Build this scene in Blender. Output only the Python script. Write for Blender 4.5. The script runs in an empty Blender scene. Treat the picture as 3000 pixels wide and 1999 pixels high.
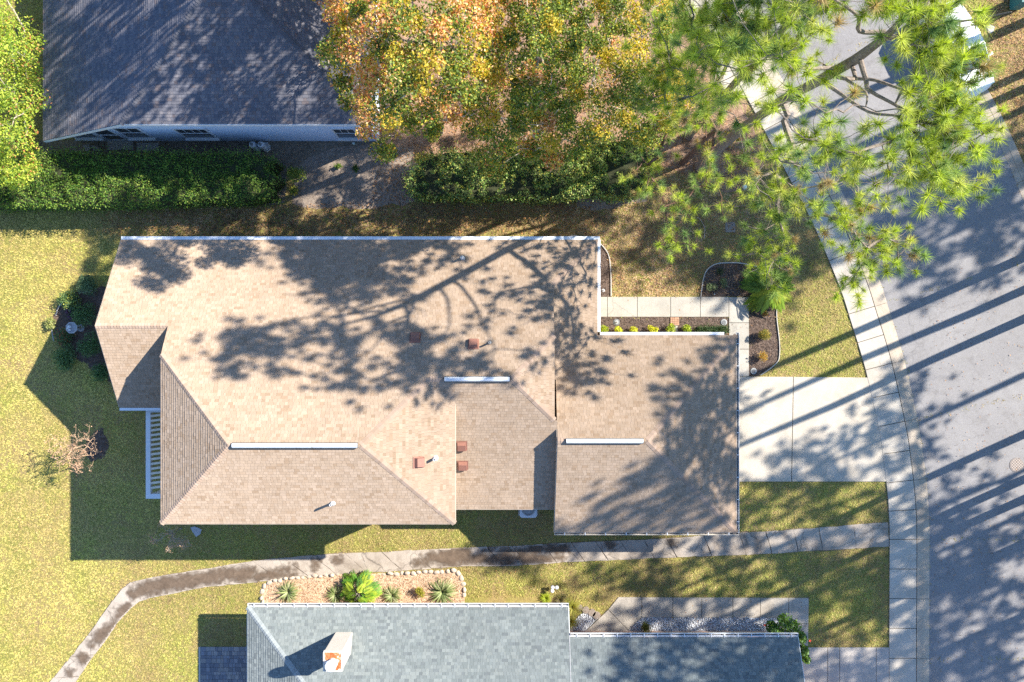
import bpy, math, random
import numpy as np
from mathutils import Vector, noise
R = math.radians
random.seed(7)
rng = np.random.default_rng(11)
H = 36.0            # camera height above the ground, metres
F = 2088.0          # focal length in photo pixels (photo 3000 wide)
scene = bpy.context.scene
COL = scene.collection

# ------------------------------------------------------------------ coordinates
def P(px, py, z=0.0):
    """world point at height z seen at photo pixel (px, py) by the nadir camera"""
    k = (H - z) / F
    return Vector(((px - 1500) * k, (1000 - py) * k, z))
def W(x, yd, z=0.0):
    return Vector((x, -yd, z))
SUNH = Vector((0.914, 0.406, 0)).normalized()
SUN_EL = R(34.4)

# ------------------------------------------------------------------ materials
def new_mat(name):
    m = bpy.data.materials.new(name)
    m.use_nodes = True
    nt = m.node_tree
    nt.nodes.clear()
    out = nt.nodes.new('ShaderNodeOutputMaterial')
    return m, nt, out
def N(nt, t, **kw):
    n = nt.nodes.new(t)
    for k, v in kw.items():
        if k in n.inputs: n.inputs[k].default_value = v
        else: setattr(n, k, v)
    return n
def L(nt, a, b): nt.links.new(a, b)
def c4(c): return (c[0], c[1], c[2], 1.0)
def ramp(nt, stops, interp='LINEAR'):
    r = nt.nodes.new('ShaderNodeValToRGB')
    r.color_ramp.interpolation = interp
    els = r.color_ramp.elements
    while len(els) > len(stops): els.remove(els[-1])
    while len(els) < len(stops): els.new(0.5)
    for e, (p, c) in zip(els, stops):
        e.position = p; e.color = c4(c)
    return r
def coords(nt):
    g = nt.nodes.new('ShaderNodeNewGeometry')
    return g.outputs['Position']
def noise_tex(nt, pos, scale, detail=4, rough=0.6, dist=0.0):
    n = N(nt, 'ShaderNodeTexNoise', Scale=scale, Detail=detail, Roughness=rough, Distortion=dist)
    L(nt, pos, n.inputs['Vector'])
    return n.outputs['Fac']
def mix(nt, fac, a, b, mode='MIX'):
    m = nt.nodes.new('ShaderNodeMixRGB'); m.blend_type = mode
    for i, v in ((0, fac), (1, a), (2, b)):
        if isinstance(v, (int, float)): m.inputs[i].default_value = v
        elif isinstance(v, tuple): m.inputs[i].default_value = c4(v)
        else: L(nt, v, m.inputs[i])
    return m.outputs[0]
def bump(nt, h, strength=0.3, dist=0.02):
    b = N(nt, 'ShaderNodeBump', Strength=strength, Distance=dist)
    L(nt, h, b.inputs['Height'])
    return b.outputs['Normal']
def finish(nt, out, color, rough=0.8, normal=None, metallic=0.0, spec=0.3):
    b = N(nt, 'ShaderNodeBsdfPrincipled', Roughness=rough, Metallic=metallic)
    b.inputs['Specular IOR Level'].default_value = spec
    if isinstance(color, tuple): b.inputs['Base Color'].default_value = c4(color)
    else: L(nt, color, b.inputs['Base Color'])
    if normal is not None: L(nt, normal, b.inputs['Normal'])
    L(nt, b.outputs[0], out.inputs['Surface'])
    return b
def plain(name, col, rough=0.6, metallic=0.0, var=0.12, nscale=9.0, spec=0.3):
    m, nt, out = new_mat(name)
    pos = coords(nt)
    n = noise_tex(nt, pos, nscale, 5)
    d = tuple(max(0, c * (1 - var)) for c in col); u = tuple(min(1, c * (1 + var)) for c in col)
    r = ramp(nt, [(0.3, d), (0.7, u)]); L(nt, n, r.inputs[0])
    n2 = noise_tex(nt, pos, nscale * 6, 3)
    finish(nt, out, r.outputs[0], rough, bump(nt, n2, 0.15, 0.01), metallic, spec)
    return m
def concrete(name, a, b, stain=(0.25, 0.21, 0.17), amt=0.35, speck=0.18):
    m, nt, out = new_mat(name)
    pos = coords(nt)
    n1 = noise_tex(nt, pos, 0.9, 6, 0.65, 0.4)
    r = ramp(nt, [(0.32, a), (0.68, b)]); L(nt, n1, r.inputs[0])
    n2 = noise_tex(nt, pos, 0.35, 8, 0.75, 1.0)
    r2 = ramp(nt, [(0.5, (0, 0, 0)), (0.72, (amt, amt, amt))]); L(nt, n2, r2.inputs[0])
    c = mix(nt, r2.outputs[0], r.outputs[0], stain)
    n3 = noise_tex(nt, pos, 26, 2, 0.8)
    r3 = ramp(nt, [(0.3, (1 - speck,) * 3), (0.7, (1 + speck * .5,) * 3)]); L(nt, n3, r3.inputs[0])
    c = mix(nt, 1.0, c, r3.outputs[0], 'MULTIPLY')
    v = N(nt, 'ShaderNodeTexVoronoi', feature='DISTANCE_TO_EDGE', Scale=0.42 if name == 'old_concrete' else 0.16)
    w = N(nt, 'ShaderNodeTexNoise', Scale=1.6, Detail=6.0); L(nt, pos, w.inputs['Vector'])
    av = N(nt, 'ShaderNodeVectorMath', operation='MULTIPLY_ADD'); av.inputs[1].default_value = (.9, .9, 0); L(nt, w.outputs['Color'], av.inputs[0]); L(nt, pos, av.inputs[2])
    L(nt, av.outputs[0], v.inputs['Vector'])
    r9 = ramp(nt, [(0.0, (0.5 if name == 'old_concrete' else .78,) * 3), (0.012 if name == 'old_concrete' else .003, (1, 1, 1))]); L(nt, v.outputs['Distance'], r9.inputs[0])
    c = mix(nt, 1.0, c, r9.outputs[0], 'MULTIPLY')
    finish(nt, out, c, 0.88, bump(nt, n3, 0.25, 0.01), spec=0.2)
    return m
def attr_mat(name, rough=0.85, gain=None, nscale=40.0, namt=0.2, spec=0.15):
    """colour comes from the per-face tint of the object itself"""
    m, nt, out = new_mat(name)
    a = N(nt, 'ShaderNodeAttribute', attribute_name='tint')
    pos = coords(nt)
    n = noise_tex(nt, pos, nscale, 3, 0.7)
    r = ramp(nt, [(0.25, (1 - namt,) * 3), (0.75, (1 + namt,) * 3)]); L(nt, n, r.inputs[0])
    c = mix(nt, 1.0, a.outputs['Color'], r.outputs[0], 'MULTIPLY')
    finish(nt, out, c, rough, bump(nt, n, 0.3, 0.01), spec=spec)
    return m
def leaf_mat(name, transl=0.35, gloss=0.06, rough=0.45):
    m, nt, out = new_mat(name)
    a = N(nt, 'ShaderNodeAttribute', attribute_name='tint')
    d = N(nt, 'ShaderNodeBsdfDiffuse'); L(nt, a.outputs['Color'], d.inputs[0])
    t = N(nt, 'ShaderNodeBsdfTranslucent')
    hs = N(nt, 'ShaderNodeHueSaturation', Saturation=1.12, Value=1.2)
    L(nt, a.outputs['Color'], hs.inputs['Color']); L(nt, hs.outputs[0], t.inputs[0])
    mx = N(nt, 'ShaderNodeMixShader'); mx.inputs[0].default_value = transl
    L(nt, d.outputs[0], mx.inputs[1]); L(nt, t.outputs[0], mx.inputs[2])
    g = N(nt, 'ShaderNodeBsdfGlossy'); g.inputs['Roughness'].default_value = rough
    mx2 = N(nt, 'ShaderNodeMixShader'); mx2.inputs[0].default_value = gloss
    L(nt, mx.outputs[0], mx2.inputs[1]); L(nt, g.outputs[0], mx2.inputs[2])
    L(nt, mx2.outputs[0], out.inputs['Surface'])
    return m

M = {}
M['leaf'] = leaf_mat('leaf', 0.38, 0.02, 0.6)
M['needle'] = leaf_mat('needle', 0.34, 0.02, 0.6)
M['glossy_leaf'] = leaf_mat('glossy_leaf', 0.28, 0.05, 0.5)
M['grass'] = leaf_mat('grass', 0.25, 0.02, 0.6)
def shingle_mat():
    m, nt, out = new_mat('shingle')
    a = N(nt, 'ShaderNodeAttribute', attribute_name='tint'); pos = coords(nt)
    n = noise_tex(nt, pos, 55, 3, 0.7); r = ramp(nt, [(0.25, (0.8,) * 3), (0.75, (1.2,) * 3)]); L(nt, n, r.inputs[0])
    n2 = noise_tex(nt, pos, 0.5, 5, 0.7, 0.6); r2 = ramp(nt, [(0.3, (0.92, 0.915, 0.91)), (0.7, (1.05,) * 3)]); L(nt, n2, r2.inputs[0])
    c = mix(nt, 1.0, mix(nt, 1.0, a.outputs['Color'], r.outputs[0], 'MULTIPLY'), r2.outputs[0], 'MULTIPLY')
    d = N(nt, 'ShaderNodeBsdfDiffuse'); d.inputs['Roughness'].default_value = 1.0
    L(nt, c, d.inputs['Color']); L(nt, bump(nt, n, 0.25, 0.01), d.inputs['Normal']); L(nt, d.outputs[0], out.inputs['Surface'])
    return m
M['shingle'] = shingle_mat()
M['tinted'] = attr_mat('tinted', 0.9, nscale=30, namt=0.25)
M['white'] = plain('white_paint', (0.62, 0.64, 0.66), 0.5, var=0.08)
M['white_metal'] = plain('white_metal', (0.58, 0.60, 0.62), 0.42, var=0.12, spec=0.5)
M['ivory'] = plain('ivory_trim', (0.62, 0.55, 0.45), 0.6)
M['tan_wall'] = plain('tan_wall', (0.45, 0.37, 0.29), 0.85)
M['pale_wall'] = plain('pale_stucco', (0.60, 0.70, 0.84), 0.9, var=0.06, nscale=3)
M['pink_wall'] = plain('pink_wall', (0.42, 0.28, 0.22), 0.85)
M['stucco'] = plain('white_stucco', (0.56, 0.51, 0.45), 0.9, var=0.05, nscale=4)
M['dark'] = plain('dark_gap', (0.03, 0.028, 0.026), 0.9)
M['gutter_in'] = plain('gutter_inside', (0.16, 0.15, 0.14), 0.8, var=0.4)
M['brown_metal'] = plain('brown_metal', (0.24, 0.115, 0.085), 0.5, var=0.1)
M['rust'] = None
M['glass'] = plain('window_glass', (0.035, 0.045, 0.055), 0.08, var=0.1, spec=0.6)
M['bark'] = plain('grey_bark', (0.20, 0.165, 0.14), 0.95, var=0.45, nscale=14)
M['red_bark'] = plain('red_bark', (0.13, 0.075, 0.055), 0.95, var=0.4, nscale=14)
M['pale_bark'] = plain('pale_bark', (0.34, 0.29, 0.23), 0.9, var=0.3, nscale=14)
M['twig'] = plain('tan_twig', (0.42, 0.29, 0.19), 0.9, var=0.25)
M['grey_twig'] = plain('grey_twig', (0.30, 0.27, 0.24), 0.9, var=0.25)
M['iron'] = plain('cast_iron', (0.22, 0.19, 0.17), 0.7, var=0.3, nscale=30)
M['black'] = plain('black_rubber', (0.02, 0.02, 0.022), 0.6)
M['grey_plastic'] = plain('grey_plastic', (0.30, 0.31, 0.31), 0.6)
M['disc_grey'] = plain('disc_grey', (0.15, 0.155, 0.16), 0.85, var=.3, nscale=14)
M['globe'] = plain('pale_globe', (0.55, 0.68, 0.60), 0.25, var=0.05, spec=0.6)
M['car_paint'] = plain('white_car_paint', (0.74, 0.76, 0.78), 0.22, var=0.02, spec=0.6)
M['bin'] = plain('teal_plastic', (0.03, 0.14, 0.15), 0.5)
M['pale_stone'] = plain('pale_stone', (0.36, 0.36, 0.37), 0.9, var=0.2, nscale=20)
M['edge_white'] = plain('white_edging', (0.42, 0.40, 0.37), 0.7, var=0.1)
M['river_stone'] = plain('cream_stone', (0.42, 0.34, 0.265), 0.85, var=0.25, nscale=12)
M['step_stone'] = plain('round_stone', (0.22, 0.18, 0.15), 0.9, var=0.3, nscale=12)
M['walk'] = concrete('walk_concrete', (0.33, 0.31, 0.27), (0.43, 0.40, 0.35), amt=0.4)
M['sidewalk'] = concrete('sidewalk_concrete', (0.39, 0.35, 0.295), (0.485, 0.445, 0.385), stain=(0.22, 0.18, 0.14), amt=0.4, speck=0.12)
M['drive'] = concrete('drive_concrete', (0.40, 0.355, 0.29), (0.50, 0.45, 0.38), stain=(0.24, 0.19, 0.15), amt=0.4, speck=0.12)
M['drive_grey'] = concrete('grey_drive_concrete', (0.34, 0.31, 0.28), (0.46, 0.42, 0.38), amt=0.3)
M['greywalk'] = concrete('aggregate_concrete', (0.33, 0.295, 0.255), (0.44, 0.40, 0.345), stain=(0.18, 0.15, 0.12), amt=0.5, speck=0.3)
M['kerb'] = concrete('kerb_concrete', (0.36, 0.30, 0.235), (0.47, 0.40, 0.32), stain=(0.16, 0.12, 0.09), amt=0.6, speck=0.15)
M['oldpath'] = concrete('old_concrete', (0.33, 0.28, 0.228), (0.45, 0.39, 0.325), stain=(0.15, 0.11, 0.08), amt=0.85, speck=0.25)
M['dirt'] = concrete('path_dirt', (0.15, 0.115, 0.085), (0.24, 0.18, 0.135), stain=(0.09, 0.065, 0.05), amt=0.5, speck=0.35)
M['joint'] = plain('joint_soil', (0.09, 0.075, 0.06), 0.95, var=0.4)
M['asphalt'] = None
def asphalt():
    m, nt, out = new_mat('asphalt')
    pos = coords(nt)
    n1 = noise_tex(nt, pos, 0.25, 5, 0.6, 0.5)
    r = ramp(nt, [(0.3, (0.205, 0.196, 0.196)), (0.7, (0.25, 0.24, 0.238))]); L(nt, n1, r.inputs[0])
    n2 = noise_tex(nt, pos, 22, 3, 0.9)
    r2 = ramp(nt, [(0.28, (0.72,) * 3), (0.72, (1.22,) * 3)]); L(nt, n2, r2.inputs[0])
    c = mix(nt, 1.0, r.outputs[0], r2.outputs[0], 'MULTIPLY')
    v = N(nt, 'ShaderNodeTexVoronoi', feature='DISTANCE_TO_EDGE', Scale=0.22)
    w = N(nt, 'ShaderNodeTexNoise', Scale=0.8, Detail=5.0)
    L(nt, pos, w.inputs['Vector'])
    av = N(nt, 'ShaderNodeVectorMath', operation='MULTIPLY_ADD')
    av.inputs[1].default_value = (2.2, 2.2, 0); L(nt, w.outputs['Color'], av.inputs[0]); L(nt, pos, av.inputs[2])
    L(nt, av.outputs[0], v.inputs['Vector'])
    r3 = ramp(nt, [(0.0, (0.82,) * 3), (0.006, (1, 1, 1))]); L(nt, v.outputs['Distance'], r3.inputs[0])
    c = mix(nt, 1.0, c, r3.outputs[0], 'MULTIPLY')
    n5 = noise_tex(nt, pos, 1.3, 6, 0.75, 1.2); r5 = ramp(nt, [(0.30, (0.80, 0.785, 0.77)), (0.48, (1, 1, 1)), (0.75, (1.06,) * 3)]); L(nt, n5, r5.inputs[0])
    c = mix(nt, 1.0, c, r5.outputs[0], 'MULTIPLY')
    v2 = N(nt, 'ShaderNodeTexVoronoi', Scale=0.9); L(nt, pos, v2.inputs['Vector'])
    r6 = ramp(nt, [(0.05, (0.80,) * 3), (0.11, (1, 1, 1))]); L(nt, v2.outputs['Distance'], r6.inputs[0])
    c = mix(nt, 0.7, c, mix(nt, 1.0, c, r6.outputs[0], 'MULTIPLY'))
    finish(nt, out, c, 0.9, bump(nt, n2, 0.3, 0.01), spec=0.2)
    return m
M['asphalt'] = asphalt()
def lawn_mat():
    m, nt, out = new_mat('lawn_soil')
    pos = coords(nt)
    n1 = noise_tex(nt, pos, 0.45, 6, 0.7, 0.6)
    r = ramp(nt, [(0.28, (0.15, 0.17, 0.038)), (0.45, (0.25, 0.225, 0.065)), (0.62, (0.29, 0.22, 0.095)), (0.78, (0.22, 0.15, 0.078))])
    L(nt, n1, r.inputs[0])
    n2 = noise_tex(nt, pos, 9, 5, 0.85)
    r2 = ramp(nt, [(0.3, (0.55,) * 3), (0.7, (1.35,) * 3)]); L(nt, n2, r2.inputs[0])
    c = mix(nt, 1.0, r.outputs[0], r2.outputs[0], 'MULTIPLY')
    finish(nt, out, c, 0.95, bump(nt, n2, 0.8, 0.05), spec=0.1)
    return m
M['lawn'] = lawn_mat()
def soil(name, a, b, c_, s=7.0):
    m, nt, out = new_mat(name)
    pos = coords(nt)
    n1 = noise_tex(nt, pos, s, 6, 0.85)
    r = ramp(nt, [(0.3, a), (0.5, b), (0.72, c_)]); L(nt, n1, r.inputs[0])
    n2 = noise_tex(nt, pos, 0.7, 4, 0.6)
    r2 = ramp(nt, [(0.3, (0.8,) * 3), (0.7, (1.15,) * 3)]); L(nt, n2, r2.inputs[0])
    c = mix(nt, 1.0, r.outputs[0], r2.outputs[0], 'MULTIPLY')
    finish(nt, out, c, 0.95, bump(nt, n1, 0.9, 0.05), spec=0.1)
    return m
M['mulch'] = soil('dark_mulch', (0.05, 0.036, 0.028), (0.115, 0.082, 0.066), (0.24, 0.18, 0.145))
M['straw'] = soil('tan_mulch', (0.28, 0.17, 0.10), (0.50, 0.35, 0.23), (0.66, 0.52, 0.38))
M['sand'] = soil('grey_sand', (0.14, 0.11, 0.085), (0.255, 0.205, 0.165), (0.38, 0.315, 0.26), 5)
M['litter'] = soil('leaf_litter', (0.12, 0.065, 0.04), (0.29, 0.185, 0.125), (0.45, 0.31, 0.22), 6)
M['bedsand'] = soil('bed_soil', (0.10, 0.08, 0.06), (0.20, 0.16, 0.12), (0.32, 0.26, 0.2), 6)
def rust_mat():
    m, nt, out = new_mat('rusty_cap')
    pos = coords(nt)
    n1 = noise_tex(nt, pos, 4.5, 5, 0.7, 0.8)
    r = ramp(nt, [(0.42, (0.36, 0.10, 0.03)), (0.55, (0.50, 0.20, 0.08)), (0.64, (0.75, 0.72, 0.68))]); L(nt, n1, r.inputs[0])
    finish(nt, out, r.outputs[0], 0.6)
    return m
M['rust'] = rust_mat()
def grate_mat():
    m, nt, out = new_mat('manhole_iron')
    pos = coords(nt)
    ch = N(nt, 'ShaderNodeTexChecker', Scale=14.0); L(nt, pos, ch.inputs['Vector'])
    ch.inputs['Color1'].default_value = (0.34, 0.28, 0.24, 1); ch.inputs['Color2'].default_value = (0.14, 0.12, 0.11, 1)
    finish(nt, out, ch.outputs[0], 0.7)
    return m
M['manhole'] = grate_mat()
def guard_mat():
    m, nt, out = new_mat('gutter_guard')
    pos = coords(nt)
    b = N(nt, 'ShaderNodeTexBrick', offset=0.0)
    b.inputs['Scale'].default_value = 1.0; b.inputs['Brick Width'].default_value = 0.16; b.inputs['Row Height'].default_value = 0.09
    b.inputs['Mortar Size'].default_value = 0.01
    b.inputs['Color1'].default_value = (0.60, 0.63, 0.67, 1); b.inputs['Color2'].default_value = (0.66, 0.69, 0.72, 1); b.inputs['Mortar'].default_value = (0.74, 0.77, 0.8, 1)
    L(nt, pos, b.inputs['Vector'])
    finish(nt, out, b.outputs[0], 0.45, spec=0.4)
    return m
M['guard'] = guard_mat()

# ------------------------------------------------------------------ mesh helpers
def tag(o, label=None, cat=None, group=None, kind=None):
    if label: o['label'] = label
    if cat: o['category'] = cat
    if group: o['group'] = group
    if kind: o['kind'] = kind
    return o
def empty(name, loc=(0, 0, 0), label=None, cat=None, group=None):
    o = bpy.data.objects.new(name, None); COL.objects.link(o)
    o.location = loc; o.empty_display_size = 0.3
    return tag(o, label, cat, group)
class MB:
    def __init__(s): s.v = []; s.f = []; s.c = []; s.smooth = False
    def add(s, vs, fs, col=None):
        b = len(s.v); s.v.extend(tuple(v) for v in vs)
        for f in fs: s.f.append(tuple(i + b for i in f)); s.c.append(col)
    def poly(s, pts, col=None): s.add(pts, [tuple(range(len(pts)))], col)
    def prism(s, pts, z0, z1, col=None):
        """pts: list of (x,y); z1 may be a list of heights"""
        n = len(pts)
        zt = z1 if isinstance(z1, (list, tuple)) else [z1] * n
        a = sum(pts[i][0] * pts[(i + 1) % n][1] - pts[(i + 1) % n][0] * pts[i][1] for i in range(n))
        if a < 0: pts = pts[::-1]; zt = list(zt)[::-1]
        vs = [(p[0], p[1], z0) for p in pts] + [(p[0], p[1], zt[i]) for i, p in enumerate(pts)]
        fs = [tuple(range(n, 2 * n)), tuple(range(n - 1, -1, -1))]
        fs += [(i, (i + 1) % n, (i + 1) % n + n, i + n) for i in range(n)]
        s.add(vs, fs, col)
    def box(s, x0, x1, y0, y1, z0, z1, col=None):
        s.prism([(x0, y0), (x1, y0), (x1, y1), (x0, y1)], z0, z1, col)
    def obox(s, c, ax, ay, az, col=None):
        """oriented box from centre and three half-axis vectors"""
        c, ax, ay, az = Vector(c), Vector(ax), Vector(ay), Vector(az)
        vs = [c + i * ax + j * ay + k * az for k in (-1, 1) for j in (-1, 1) for i in (-1, 1)]
        s.add(vs, [(0, 2, 3, 1), (4, 5, 7, 6), (0, 1, 5, 4), (2, 6, 7, 3), (0, 4, 6, 2), (1, 3, 7, 5)], col)
    def tube(s, pts, rad, n=6, cap=True, col=None):
        pts = [Vector(p) for p in pts]
        if not isinstance(rad, (list, tuple)): rad = [rad] * len(pts)
        b = len(s.v); prev = None
        for i, p in enumerate(pts):
            d = (pts[min(i + 1, len(pts) - 1)] - pts[max(i - 1, 0)])
            d = d.normalized() if d.length > 1e-9 else Vector((0, 0, 1))
            if prev is None:
                u = d.cross(Vector((0, 0, 1)) if abs(d.z) < 0.9 else Vector((1, 0, 0))).normalized()
            else:
                u = (prev - d * prev.dot(d)); u = u.normalized() if u.length > 1e-6 else d.orthogonal().normalized()
            prev = u; w = d.cross(u)
            for k in range(n):
                a = 2 * math.pi * k / n
                s.v.append(tuple(p + (u * math.cos(a) + w * math.sin(a)) * rad[i]))
        for i in range(len(pts) - 1):
            for k in range(n):
                s.f.append((b + i * n + k, b + i * n + (k + 1) % n, b + (i + 1) * n + (k + 1) % n, b + (i + 1) * n + k)); s.c.append(col)
        if cap:
            s.f.append(tuple(b + k for k in range(n - 1, -1, -1))); s.c.append(col)
            s.f.append(tuple(b + (len(pts) - 1) * n + k for k in range(n))); s.c.append(col)
    def lathe(s, prof, c=(0, 0, 0), n=16, col=None):
        b = len(s.v)
        for r, z in prof:
            for k in range(n):
                a = 2 * math.pi * (k + .5) / n
                s.v.append((c[0] + r * math.cos(a), c[1] + r * math.sin(a), c[2] + z))
        for i in range(len(prof) - 1):
            for k in range(n):
                s.f.append((b + i * n + k, b + i * n + (k + 1) % n, b + (i + 1) * n + (k + 1) % n, b + (i + 1) * n + k)); s.c.append(col)
        s.f.append(tuple(b + k for k in range(n - 1, -1, -1))); s.c.append(col)
        s.f.append(tuple(b + (len(prof) - 1) * n + k for k in range(n))); s.c.append(col)
    def blob(s, c, rx, ry, rz, seed=0, amp=0.18, n=8, m=5, col=None):
        b = len(s.v); c = Vector(c)
        s.v.append(tuple(c + Vector((0, 0, -rz))))
        for i in range(1, m):
            th = -math.pi / 2 + math.pi * i / m
            for k in range(n):
                a = 2 * math.pi * k / n
                d = Vector((math.cos(th) * math.cos(a), math.cos(th) * math.sin(a), math.sin(th)))
                q = 1 + amp * noise.noise(d * 1.7 + Vector((seed * 3.1, seed * 1.7, 0)))
                s.v.append(tuple(c + Vector((d.x * rx, d.y * ry, d.z * rz)) * q))
        s.v.append(tuple(c + Vector((0, 0, rz))))
        for k in range(n):
            s.f.append((b, b + 1 + (k + 1) % n, b + 1 + k)); s.c.append(col)
            t = b + 1 + (m - 1) * n
            s.f.append((t, b + 1 + (m - 2) * n + k, b + 1 + (m - 2) * n + (k + 1) % n)); s.c.append(col)
        for i in range(m - 2):
            for k in range(n):
                s.f.append((b + 1 + i * n + k, b + 1 + i * n + (k + 1) % n, b + 1 + (i + 1) * n + (k + 1) % n, b + 1 + (i + 1) * n + k)); s.c.append(col)
    def build(s, name, m, parent=None, smooth=False, loc=None):
        me = bpy.data.meshes.new(name)
        me.from_pydata(s.v, [], s.f)
        if any(c is not None for c in s.c):
            at = me.attributes.new('tint', 'FLOAT_COLOR', 'FACE')
            arr = np.ones((len(s.f), 4), dtype=np.float32)
            for i, c in enumerate(s.c):
                if c is not None: arr[i, :3] = c
            at.data.foreach_set('color', arr.ravel())
        me.materials.append(m)
        if smooth: me.polygons.foreach_set('use_smooth', [True] * len(me.polygons))
        me.update()
        o = bpy.data.objects.new(name, me); COL.objects.link(o)
        if parent is not None:
            o.parent = parent
            pl = parent
            off = Vector((0, 0, 0))
            while pl is not None: off += Vector(pl.location); pl = pl.parent
            o.location = -off
        return o

def cloud_mesh(name, V, faces_per, k, cols, m, parent=None):
    """V: (N*k,3) verts, faces of k verts each, cols (N,3)"""
    n = len(V) // k
    me = bpy.data.meshes.new(name)
    me.vertices.add(len(V)); me.vertices.foreach_set('co', np.ascontiguousarray(V, dtype=np.float32).ravel())
    me.loops.add(n * k); me.loops.foreach_set('vertex_index', np.arange(n * k, dtype=np.int32))
    me.polygons.add(n)
    me.polygons.foreach_set('loop_start', np.arange(0, n * k, k, dtype=np.int32))
    me.update(calc_edges=True)
    at = me.attributes.new('tint', 'FLOAT_COLOR', 'FACE')
    arr = np.ones((n, 4), dtype=np.float32); arr[:, :3] = cols
    at.data.foreach_set('color', arr.ravel())
    me.materials.append(m); me.validate()
    o = bpy.data.objects.new(name, me); COL.objects.link(o)
    if parent is not None:
        o.parent = parent
        off = Vector((0, 0, 0)); pl = parent
        while pl is not None: off += Vector(pl.location); pl = pl.parent
        o.location = -off
    return o
def unit(a): return a / np.maximum(np.linalg.norm(a, axis=1, keepdims=True), 1e-9)
def leaves(C, L_, Wd, up=0.6, nrm=None):
    """rhombus leaves at centres C"""
    n = len(C)
    nv = unit(rng.normal(size=(n, 3)) + np.array([0, 0, up * 1.6]) if nrm is None else nrm + 0.55 * rng.normal(size=(n, 3)))
    t = unit(np.cross(nv, rng.normal(size=(n, 3)))); b = np.cross(nv, t)
    l = (L_ * rng.uniform(.65, 1.3, n))[:, None] * .5; w = (Wd * rng.uniform(.65, 1.3, n))[:, None] * .5
    V = np.empty((n, 4, 3)); V[:, 0] = C - t * l; V[:, 1] = C + b * w - t * l * .1; V[:, 2] = C + t * l - nv * l * .25; V[:, 3] = C - b * w - t * l * .1
    return V.reshape(-1, 3)
def needles(C, D, n_per, L_, w):
    """tufts of needles at centres C with heading D"""
    k = len(C)
    c = np.repeat(C, n_per, 0); d = np.repeat(D, n_per, 0)
    n = len(c)
    v = unit(d * 0.75 + unit(rng.normal(size=(n, 3))))
    l = L_ * rng.uniform(.7, 1.15, n)[:, None]
    sd = unit(np.cross(v, rng.normal(size=(n, 3)))) * (w * .5)
    back = d * rng.uniform(0, .22, n)[:, None]
    V = np.empty((n, 3, 3)); V[:, 0] = c - back - sd; V[:, 1] = c - back + sd; V[:, 2] = c - back + v * l - np.array([0, 0, 1]) * (l * .12)
    return V.reshape(-1, 3)
def pick(cols, n, p=None, jit=0.18):
    cols = np.array(cols); i = rng.choice(len(cols), n, p=p)
    return np.clip(cols[i] * rng.uniform(1 - jit, 1 + jit, (n, 1)), 0, 1)
def inside(poly, X, Y):
    r = np.zeros(len(X), bool); n = len(poly); j = n - 1
    for i in range(n):
        xi, yi = poly[i]; xj, yj = poly[j]
        c = ((yi > Y) != (yj > Y)) & (X < (xj - xi) * (Y - yi) / (yj - yi + 1e-12) + xi)
        r ^= c; j = i
    return r
EXCL = []       # ground polygons (world x,y) where no grass grows
def gpoly(pts): return [tuple(P(a, b).xy) for a, b in pts]
def rough_edge(pts, step, amp, seed=0):
    o = []; n = len(pts)
    for i in range(n):
        a = Vector(pts[i]); b = Vector(pts[(i + 1) % n]); k = max(1, int((b - a).length / step))
        for j in range(k):
            q = a.lerp(b, j / k); s = Vector((q.x * 3.1 + seed, q.y * 3.1, 0.3))
            o.append((q.x + amp * noise.noise(s) * 1.6 + random.uniform(-.3, .3) * amp, q.y + amp * noise.noise(s + Vector((9, 4, 2))) * 1.6 + random.uniform(-.3, .3) * amp))
    return o
def sheet(name, px_polys, z, m, thick=0.06, step=None, amp=0.0, excl=True, kind='structure', label=None, cat=None):
    mb = MB()
    for q in px_polys:
        w = gpoly(q)
        if step: w = rough_edge(w, step, amp, len(mb.v))
        if excl: EXCL.append(w)
        mb.prism(w, z - thick, z)
    o = mb.build(name, m)
    return tag(o, label, cat, kind=kind)

# ------------------------------------------------------------------ GROUND
mb = MB(); mb.poly([(-250, -250, 0), (250, -250, 0), (250, 250, 0), (-250, 250, 0)])
tag(mb.build('lawn', M['lawn']), kind='structure')

def spline(pts, n=8):
    pts = [Vector(p) for p in pts]; o = []
    for i in range(len(pts) - 1):
        p0 = pts[max(i - 1, 0)]; p1 = pts[i]; p2 = pts[i + 1]; p3 = pts[min(i + 2, len(pts) - 1)]
        for j in range(n):
            t = j / n
            o.append(0.5 * ((2 * p1) + (p2 - p0) * t + (2 * p0 - 5 * p1 + 4 * p2 - p3) * t * t + (3 * p1 - p0 - 3 * p2 + p3) * t ** 3))
    o.append(pts[-1]); return o
BLINE = spline([(1640, -560), (1790, -380), (1930, -210), (2060, -60), (2150, 58), (2264, 261), (2390, 500), (2429, 573), (2473, 666), (2537, 822), (2569, 921), (2594, 1000), (2617, 1083), (2645, 1210), (2661, 1293), (2677, 1421), (2683, 1497), (2685, 1560), (2685, 1700), (2684, 1860), (2684, 1999), (2684, 2300), (2680, 2700), (2670, 3200)], 6)
def arcres(pl, step):
    o = [pl[0]]; acc = 0
    for a, b in zip(pl, pl[1:]):
        d = (b - a).length
        if d < 1e-6: continue
        t = step - acc
        while t <= d: o.append(a.lerp(b, t / d)); t += step
        acc = (acc + d) % step
    return o
BL = arcres(BLINE, 14.5)
def offs(pl, d):
    o = []
    for i, p in enumerate(pl):
        t = (pl[min(i + 1, len(pl) - 1)] - pl[max(i - 1, 0)]).normalized()
        o.append(Vector((p.x - t.y * -d * -1 * -1, p.y + t.x * -d)) if False else Vector((p.x + t.y * d, p.y - t.x * d)))
    return o
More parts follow.
